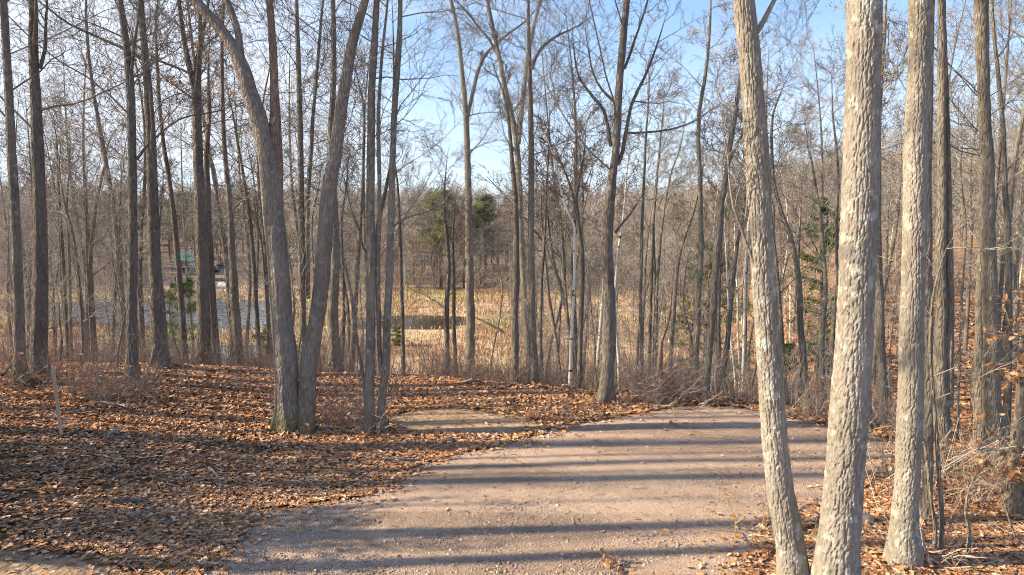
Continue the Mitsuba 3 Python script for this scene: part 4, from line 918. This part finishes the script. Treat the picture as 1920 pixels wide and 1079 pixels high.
# ------------------------------------------------------------------ the far shore: house, car, boats
HX, HY = far_xy(354, 121)
HZ = tz(HX, HY)
def box(x0, x1, y0, y1, z0, z1, b=0.0):
    m = trimesh.creation.box(extents=(x1 - x0, y1 - y0, z1 - z0))
    m.apply_translation(((x0 + x1) / 2, (y0 + y1) / 2, (z0 + z1) / 2))
    return np.array(m.vertices), np.array(m.faces)
def at_house(parts): 
    v, f = merge(parts)
    return v * 0.8 + [HX, HY, HZ], f
for n, c in dict(paint_white=(0.78, 0.80, 0.84), paint_blue=(0.40, 0.46, 0.56), roof_green=(0.12, 0.24, 0.22), wood_red=(0.42, 0.20, 0.12), dark_trim=(0.07, 0.07, 0.08), tarp=(0.09, 0.12, 0.17), boat_grey=(0.62, 0.64, 0.68), stake_wood=(0.55, 0.42, 0.31), stone=(0.42, 0.35, 0.28), stone_dark=(0.10, 0.085, 0.075), car_paint=(0.10, 0.14, 0.14), split_wood=(0.55, 0.36, 0.2)).items(): scene[n] = diff(*c)
scene['glass_dark'] = {'type': 'principled', 'base_color': rgb(0.03, 0.035, 0.045), 'roughness': 0.08, 'specular': 0.6}
h = key_of('cabin')
add(h + '__lower_wall', at_house([box(-3.2, 2.6, 0, 5, -0.6, 1.35)]), 'paint_blue', smooth=False)
add(h + '__upper_wall', at_house([box(-3.2, 2.6, 0.02, 5, 1.35, 3.0), (np.array([[-3.2, 0.02, 3.0], [-3.2, 5, 3.0], [-3.2, 2.5, 4.6], [2.6, 0.02, 3.0], [2.6, 5, 3.0], [2.6, 2.5, 4.6]]), np.array([[0, 1, 2], [3, 5, 4]]))]), 'paint_white', smooth=False)
rf = trimesh.creation.extrude_polygon(Polygon([(-.5, 2.85), (2.5, 4.75), (5.5, 2.85), (5.5, 2.97), (2.5, 4.89), (-.5, 2.97)]), 6.6)
rv = np.array(rf.vertices)
add(h + '__roof', (np.c_[rv[:, 2] - 3.6, rv[:, 0], rv[:, 1]] * 0.8 + [HX, HY, HZ], np.array(rf.faces)[:, ::-1]), 'roof_green', smooth=False)
add(h + '__deck', at_house([box(-3.3, 2.7, -1.4, -0.01, 1.28, 1.42), box(-3.3, 2.7, -1.42, -1.36, 2.1, 2.18)] + [box(a, a + .09, -1.4, -1.31, -.6, 2.1) for a in (-3.25, -1.3, .7, 2.5)]), 'dark_trim', smooth=False)
for a in (-2.0, -0.9): add(key_of(h + '__door'), at_house([box(a, a + .62, -0.05, 0.0, 1.45, 2.85)]), 'wood_red', smooth=False)
add(key_of(h + '__window'), at_house([box(1.3, 2.2, -.05, 0.0, 1.9, 2.7)]), 'glass_dark', smooth=False)
for a in (-1.4, 1.4): add(key_of(h + '__window'), at_house([box(a, a + .6, -.05, -0.003, .3, 1.1)]), 'glass_dark', smooth=False)
tag(h, 'small two-level white and blue cabin with a green roof across the pond', 'cabin')
def xsec(poly, half, cx, cy, cz, rot=0):
    m = trimesh.creation.extrude_polygon(Polygon(poly), 2 * half)
    v = np.array(m.vertices)
    v = np.c_[v[:, 0], v[:, 2] - half, v[:, 1]]
    c, s = math.cos(rot), math.sin(rot)
    return np.c_[v[:, 0] * c - v[:, 1] * s + cx, v[:, 0] * s + v[:, 1] * c + cy, v[:, 2] + cz], np.array(m.faces)[:, ::-1]
cx, cy = far_xy(418, 124); cz = tz(cx, cy) + .0
c = key_of('parked_car')
add(c + '__body', xsec([(-2.1, .35), (-2.15, .75), (-1.4, .95), (-.7, 1.45), (.9, 1.5), (1.7, .98), (2.1, .9), (2.15, .35)], .85, cx, cy, cz), 'car_paint', smooth=False)
add(c + '__side_glass', xsec([(-1.1, .98), (-.6, 1.38), (.8, 1.42), (1.35, .98)], .86, cx, cy, cz), 'glass_dark', smooth=False)
for a, b in ((-1.35, -.8), (1.35, -.8), (-1.35, .8), (1.35, .8)):
    w = trimesh.creation.cylinder(.34, .2, sections=20); w.apply_transform(trimesh.transformations.rotation_matrix(math.pi / 2, [1, 0, 0])); w.apply_translation((cx + a, cy + b, cz + .34))
    add(key_of(c + '__wheel'), w, 'dark_trim', smooth=30)
tag(c, 'dark car parked across the pond right of the cabin', 'car')
def boat(px, Y, L, mat, label, rot, name='boat'):
    x, y = far_xy(px, Y); z = tz(x, y)
    t = np.linspace(0, 1, 9); w = .16 * L * np.sin(np.pi * np.clip(t * .75 + .25, 0, 1)) ** .6; w[-1] = .02
    V = []
    for k in range(9):
        for a in np.linspace(0, math.pi, 9): V.append(((t[k] - .5) * L, w[k] * math.cos(a), .04 + .5 * math.sin(a) ** .7 * (1 - .35 * t[k] ** 2)))
    V = np.array(V); f = []
    for i in range(8):
        for j in range(8): f += [[i * 9 + j, i * 9 + j + 1, i * 9 + j + 10], [i * 9 + j, i * 9 + j + 10, i * 9 + j + 9]]
    f += [[0, k + 1, k] for k in range(1, 8)]
    c_, s_ = math.cos(rot), math.sin(rot)
    V = np.c_[V[:, 0] * c_ - V[:, 1] * s_ + x, V[:, 0] * s_ + V[:, 1] * c_ + y, V[:, 2] + z]
    k = key_of(name)
    add(k, (V, np.array(f)), mat, smooth=40); tag(k, label, 'boat')
boat(408, 100, 3.6, 'boat_grey', 'pale overturned rowing boat at the far water edge, left of two', .3)
boat(424, 104, 3.2, 'boat_grey', 'pale overturned rowing boat lying behind the other one, right of two', -.5)
boat(413, 112, 2.6, 'tarp', 'dark blue covered boat on the far bank below the parked car', .1)
boat(352, 103, 2.4, 'boat_grey', 'pale overturned boat on the bank below the cabin', .2)

# ------------------------------------------------------------------ stake, dead wood, saplings, stone
b = hit(117, 822)
p1 = b + np.array([-.075, 0.02, 1.02])
sv, sf = box(-.023, .023, -.008, .008, 0, 1)
sv2 = np.array([b + [0, 0, -.15] + (p1 - b + [0, 0, .15]) * t for t in sv[:, 2]]) + np.c_[sv[:, 0], sv[:, 1] + 0 * sv[:, 0], 0 * sv[:, 0]]
k = key_of('lath_stake'); add(k, (sv2, sf), 'stake_wood', smooth=False); tag(k, 'thin wooden lath stake standing in the leaf litter at left', 'stake')
def dead_branch(pixels, label, Y=None, mat='bark_grey', name='dead_branch', q=1, r=None, lift=0.04, kinds=None, n1=6):
    """A branch lying on the leaves: pixels are points on the ground."""
    rg = np.random.default_rng(len(scene))
    P, R = [], []
    for px, py, w in pixels:
        g = hit(px, py); s = math.hypot(g[1], CH)
        P.append(g + [0, 0, lift + w * s / F * .5 + rg.random() * .03]); R.append(.5 * w * s / F)
    P, R = curve(np.array(P), np.array(R), 14)
    P = P + np.cumsum(rg.normal(size=P.shape), 0) * .006
    o = [tubes(P[None], R[None], 7)]
    if n1:
        P2, R2 = grow(rg, P[None], R[None], n1, .38, .8, .15, 1, 5, .05, .18, .6, .004)
        P3, R3 = grow(rg, P2, R2, 4, .5, .7, .2, 1, 3, .0, .2, .6, .003)
        o += [tubes(P2, R2, 4), tubes(P3, R3, 3)]
    k = key_of(name); add(k, merge(o), mat); tag(k, label, 'branch')
dead_branch([(240, 772, 3), (215, 766, 4), (190, 762, 4), (165, 768, 2)], 'pale curved dead branch on the dark leaves near the flared dark trunk', mat='twig_grey', n1=5)
dead_branch([(232, 760, 5), (236, 745, 4), (250, 735, 3), (258, 725, 2)], 'forked pale dead branch sticking up left of the flared dark trunk', mat='twig_grey', n1=4, lift=.10)
dead_branch([(235, 815, 3), (220, 822, 4), (200, 832, 3)], 'tangle of pale twigs on the sunlit leaves at left', mat='twig_grey', n1=12, lift=.10)
dead_branch([(390, 888, 3.5), (405, 895, 3.5), (414, 915, 3), (420, 935, 2)], 'pale broken branch on the leaves left of the gravel', mat='twig_grey', n1=2)
dead_branch([(205, 950, 5), (240, 947, 5), (290, 948, 4)], 'straight fallen stick on the leaves at lower left', mat='bark_dark', n1=2)
dead_branch([(8, 735, 6), (20, 715, 6), (40, 690, 5), (48, 680, 3)], 'dead branch leaning at the foot of the leftmost trunk', mat='bark_dark', n1=6, lift=.25)
dead_branch([(860, 728, 4), (885, 724, 4), (905, 727, 3)], 'short fallen stick on the leaves before the lone marsh trunk', mat='bark_dark', n1=2)
dead_branch([(1140, 1072, 4), (1165, 1066, 4), (1185, 1062, 3)], 'small twig lying on the gravel at the bottom edge', mat='bark_dark', n1=4, lift=.03)
dead_branch([(300, 694, 6), (330, 693, 6), (360, 695, 5)], 'dark log lying along the crest by the tapering trunk', mat='bark_dark', n1=0)
def bush(px, py, label, n, h, seed, leaves=60, spread=.45, name='dead_brush', cat='brush', cols=BRC):
    rg = np.random.default_rng(seed)
    g = hit(px, py)
    p = np.c_[g[0] + rg.normal(size=n) * spread, g[1] + rg.normal(size=n) * spread * .6]
    p = np.c_[p, terrain(p[:, 0], p[:, 1])]
    k = key_of(name)
    P = brush(k + '__stems', p, h, cols, rg, 5, .0048, .8)
    if leaves:
        tp = P[rg.integers(0, n, leaves), rg.integers(1, 4, leaves)] + rg.normal(size=(leaves, 3)) * .05
        leaf_cloud(k + '__leaves', tp, .07, rg, hang=True)
    tag(k, label, cat)
bush(640, 800, 'tangled brush with caught dead leaves between the two big tree clumps', 130, .55, 1, 110, .42)
bush(215, 745, 'heap of brush and dead leaves left of the flared dark trunk', 200, .55, 2, 150, .5)
bush(20, 725, 'dead brush beside the leftmost trunk', 60, .6, 3, 20, .4)
bush(1245, 752, 'dead brush round the splintered stump', 160, .8, 4, 50, .45)
bush(1560, 785, 'brushy edge with roots behind the gravel left of the thickest trunk', 120, .6, 5, 80, .5)
bush(1800, 930, 'dark tangle of stems under the orange-leaved twigs', 170, .7, 6, 70, .55)
bush(1730, 1050, 'sparse twigs at the foot of the straight tan-grey trunk', 16, .55, 7, 6, .18)
bush(1440, 1000, 'dry weeds in front of the pale leaning trunk', 18, .35, 8, 30, .18, name='dry_weeds', cat='weeds', cols=[(.5, .38, .2), (.55, .42, .25)])
bush(1165, 1078, 'small tuft of leaves and twigs at the bottom edge of the gravel', 10, .12, 9, 26, .12, name='leaf_tuft', cat='leaves')
bush(700, 818, 'short broken sprouts at the foot of the clump of two dark trunks', 22, .4, 10, 4, .12)
bush(1690, 1000, 'low dead stems between the thickest trunk and the straight tan-grey trunk', 14, .22, 11, 8, .2)
# splintered stump
tree([[(1238, 745, 16), (1237, 700, 14), (1238, 655, 12), (1239, 645, 9)]], None, 'broken splintered stump in the brush left of the gravel crest', 'bark_dead', name='splintered_stump', crown=None, ext=0, foot=.8, cat='stump')
g = hit(1240, 742)
top = at(1240, 690, g[1])[0]
for d, L in (((.5, -.1, -.38), .62), ((.62, .05, -.62), .8), ((.2, -.1, .5), .35)):
    d = norm(np.array(d)); P = np.array([top - d * .1, top + d * L * .5, top + d * L]); add(key_of('splintered_stump__splinter'), tubes(P[None], np.array([[.045, .035, .008]]), 5), 'split_wood', smooth=False)
# fallen log far off in the marsh
tree([[(945, 625, 6), (925, 612, 6), (905, 602, 4)]], 62, 'bleached fallen log in the marsh beyond the lone trunk', 'bark_grey', name='fallen_log', crown=None, ext=0, foot=0, cat='log')
# saplings at the right
def sapling(pix, Y, label, mat='bark_grey', n1=0, name='sapling', leaves=None, cat='sapling'):
    rg = np.random.default_rng(len(scene))
    Y = Y or hit(pix[0][0], pix[0][1])[1]
    P, R = stem_from_pixels(pix, Y, True, .3, 0, rg)
    P, R = curve(P, R, 16)
    k = key_of(name)
    add(k + '__stem', tubes(P[None], R[None], 7), mat)
    if n1:
        P2, R2 = grow(rg, P[None], R[None], n1, .3, 1.0, .3, 1, 5, .03, .15, .5, .004)
        P3, R3 = grow(rg, P2, R2, 5, .5, .7, .2, 1, 4, .02, .2, .6, .003)
        add(k + '__twigs', merge([tubes(P2, R2, 4), tubes(P3, R3, 3)]), 'twig_grey')
    tag(k, label, cat)
sapling([(1752, 1038, 7), (1747, 940, 6), (1742, 880, 6), (1735, 830, 5), (1726, 805, 4)], None, 'thin bent sapling right of the straight tan-grey trunk, left of two')
sapling([(1763, 1036, 9), (1761, 900, 8), (1755, 800, 7), (1750, 720, 6), (1746, 640, 5), (1752, 560, 4), (1768, 500, 3)], None, 'taller thin sapling right of the straight tan-grey trunk, right of two', n1=6)
sapling([(1749, 920, 4), (1762, 880, 4), (1778, 866, 3), (1783, 890, 2)], 8.6, 'small crooked twig arching beside the two thin saplings')
sapling([(1814, 1046, 7), (1813, 1000, 7), (1810, 960, 6), (1811, 938, 4)], None, 'short dead pole standing in the leaves at lower right', mat='bark_grey', name='dead_pole', cat='pole')
sapling([(1925, 1079, 5), (1905, 1010, 5), (1890, 970, 4), (1878, 930, 3)], None, 'pale thin switch leaning left at the right bottom corner', n1=4)
sapling([(115, 700, 5), (113, 690, 5), (116, 640, 4), (112, 600, 3)], 13.6, 'very thin stem rising behind the lath stake', n1=4)
sapling([(155, 720, 4), (157, 660, 4), (152, 560, 3), (150, 520, 2)], 13.8, 'thin dark switch right of the lath stake', n1=4, mat='bark_dark')
sapling([(222, 715, 4), (226, 640, 4), (240, 560, 3), (246, 520, 2)], 13.6, 'thin switch just left of the flared dark trunk', n1=4)
sapling([(356, 735, 3.5), (345, 690, 3), (328, 640, 3), (318, 600, 2.5), (316, 560, 2)], None, 'thin curving switch in front of the crest log', n1=5, mat='bark_grey')
def orange_sprays(label, root, tips, n):
    rg = np.random.default_rng(91)
    k = key_of('oak_sapling')
    P, R = curve(np.array([root - [0, 0, .2], root + [0, 0, .8], root + [-.05, .02, 2.0], root + [-.1, 0, 3.2]]), np.array([.022, .018, .013, .004]), 16)
    add(k + '__stem', tubes(P[None], R[None], 7), 'bark_dark')
    o, lp = [], []
    for t in tips:
        j = np.argmin(np.abs(P[:, 2] - (t[2] - .25)))
        B, RB = curve(np.array([P[j], (P[j] + t) / 2 + [0, 0, .12], t]), np.array([.008, .006, .003]), 8)
        o.append(tubes(B[None], RB[None], 4))
        P2, R2 = grow(rg, B[None], RB[None], 10, .45, .7, .15, 1, 4, .03, .15, .7, .003)
        o.append(tubes(P2, R2, 3))
        tp = P2[rg.integers(0, len(P2), n), rg.integers(1, 4, n)] + rg.normal(size=(n, 3)) * [.05, .05, .02]
        lp.append(tp)
    add(k + '__twigs', merge(o), 'twig')
    leaf_cloud(k + '__leaves', np.vstack(lp), .075, rg, hang=True, tilt=.5, col=[(.46, .245, .12), (.54, .33, .18), (.38, .20, .10), (.58, .42, .27)], pcol=[.35, .3, .2, .15])
    tag(k, label, 'sapling')
gr = hit(1935, 985)
Yo = gr[1]
orange_sprays('oak sapling holding orange leaves in front of the trunks at the right edge', gr, [at(*q, Yo + o)[0] for *q, o in [(1785, 855, -.1), (1845, 880, .2), (1875, 895, -.2), (1862, 570, 0), (1870, 630, .2), (1910, 600, .1), (1860, 690, .1), (1900, 880, 0), (1895, 700, -.1)]], 34)
# stone and leaf mound beside the gravel
def rock(px, py, r, label, mat, name, cat, sq=.7):
    g = hit(px, py)
    m = trimesh.creation.icosphere(3, 1.0)
    v = np.array(m.vertices)
    v = v * (1 + .5 * (meshkit.fbm(v * 1.3 + px, 3, 2) - .5))[:, None] * [r, r * .8, r * sq] + g + [0, 0, r * sq * .35]
    k = key_of(name); add(k, (v, np.array(m.faces)), mat, smooth=40); tag(k, label, cat)
rock(1622, 985, .09, 'tan fieldstone in the leaves behind the foot of the thickest trunk', 'stone', 'fieldstone', 'stone', 1.1)
rock(842, 830, .11, 'dark stone half buried in leaves at the left rim of the gravel', 'stone_dark', 'fieldstone', 'stone', .5)
rock(955, 756, .13, 'dark hump at the far side of the sandy path', 'stone_dark', 'fieldstone', 'stone', .4)

for k, d in list(scene.items()):                                   # parts made of very many twigs, leaves or needles
    if '__' in k and k not in labels and k.split('__')[-1].split('_0')[0] in ('crown', 'twigs', 'stems', 'leaves', 'needles', 'branches') and not k.startswith('far_'): labels[k] = {'kind': 'stuff'}
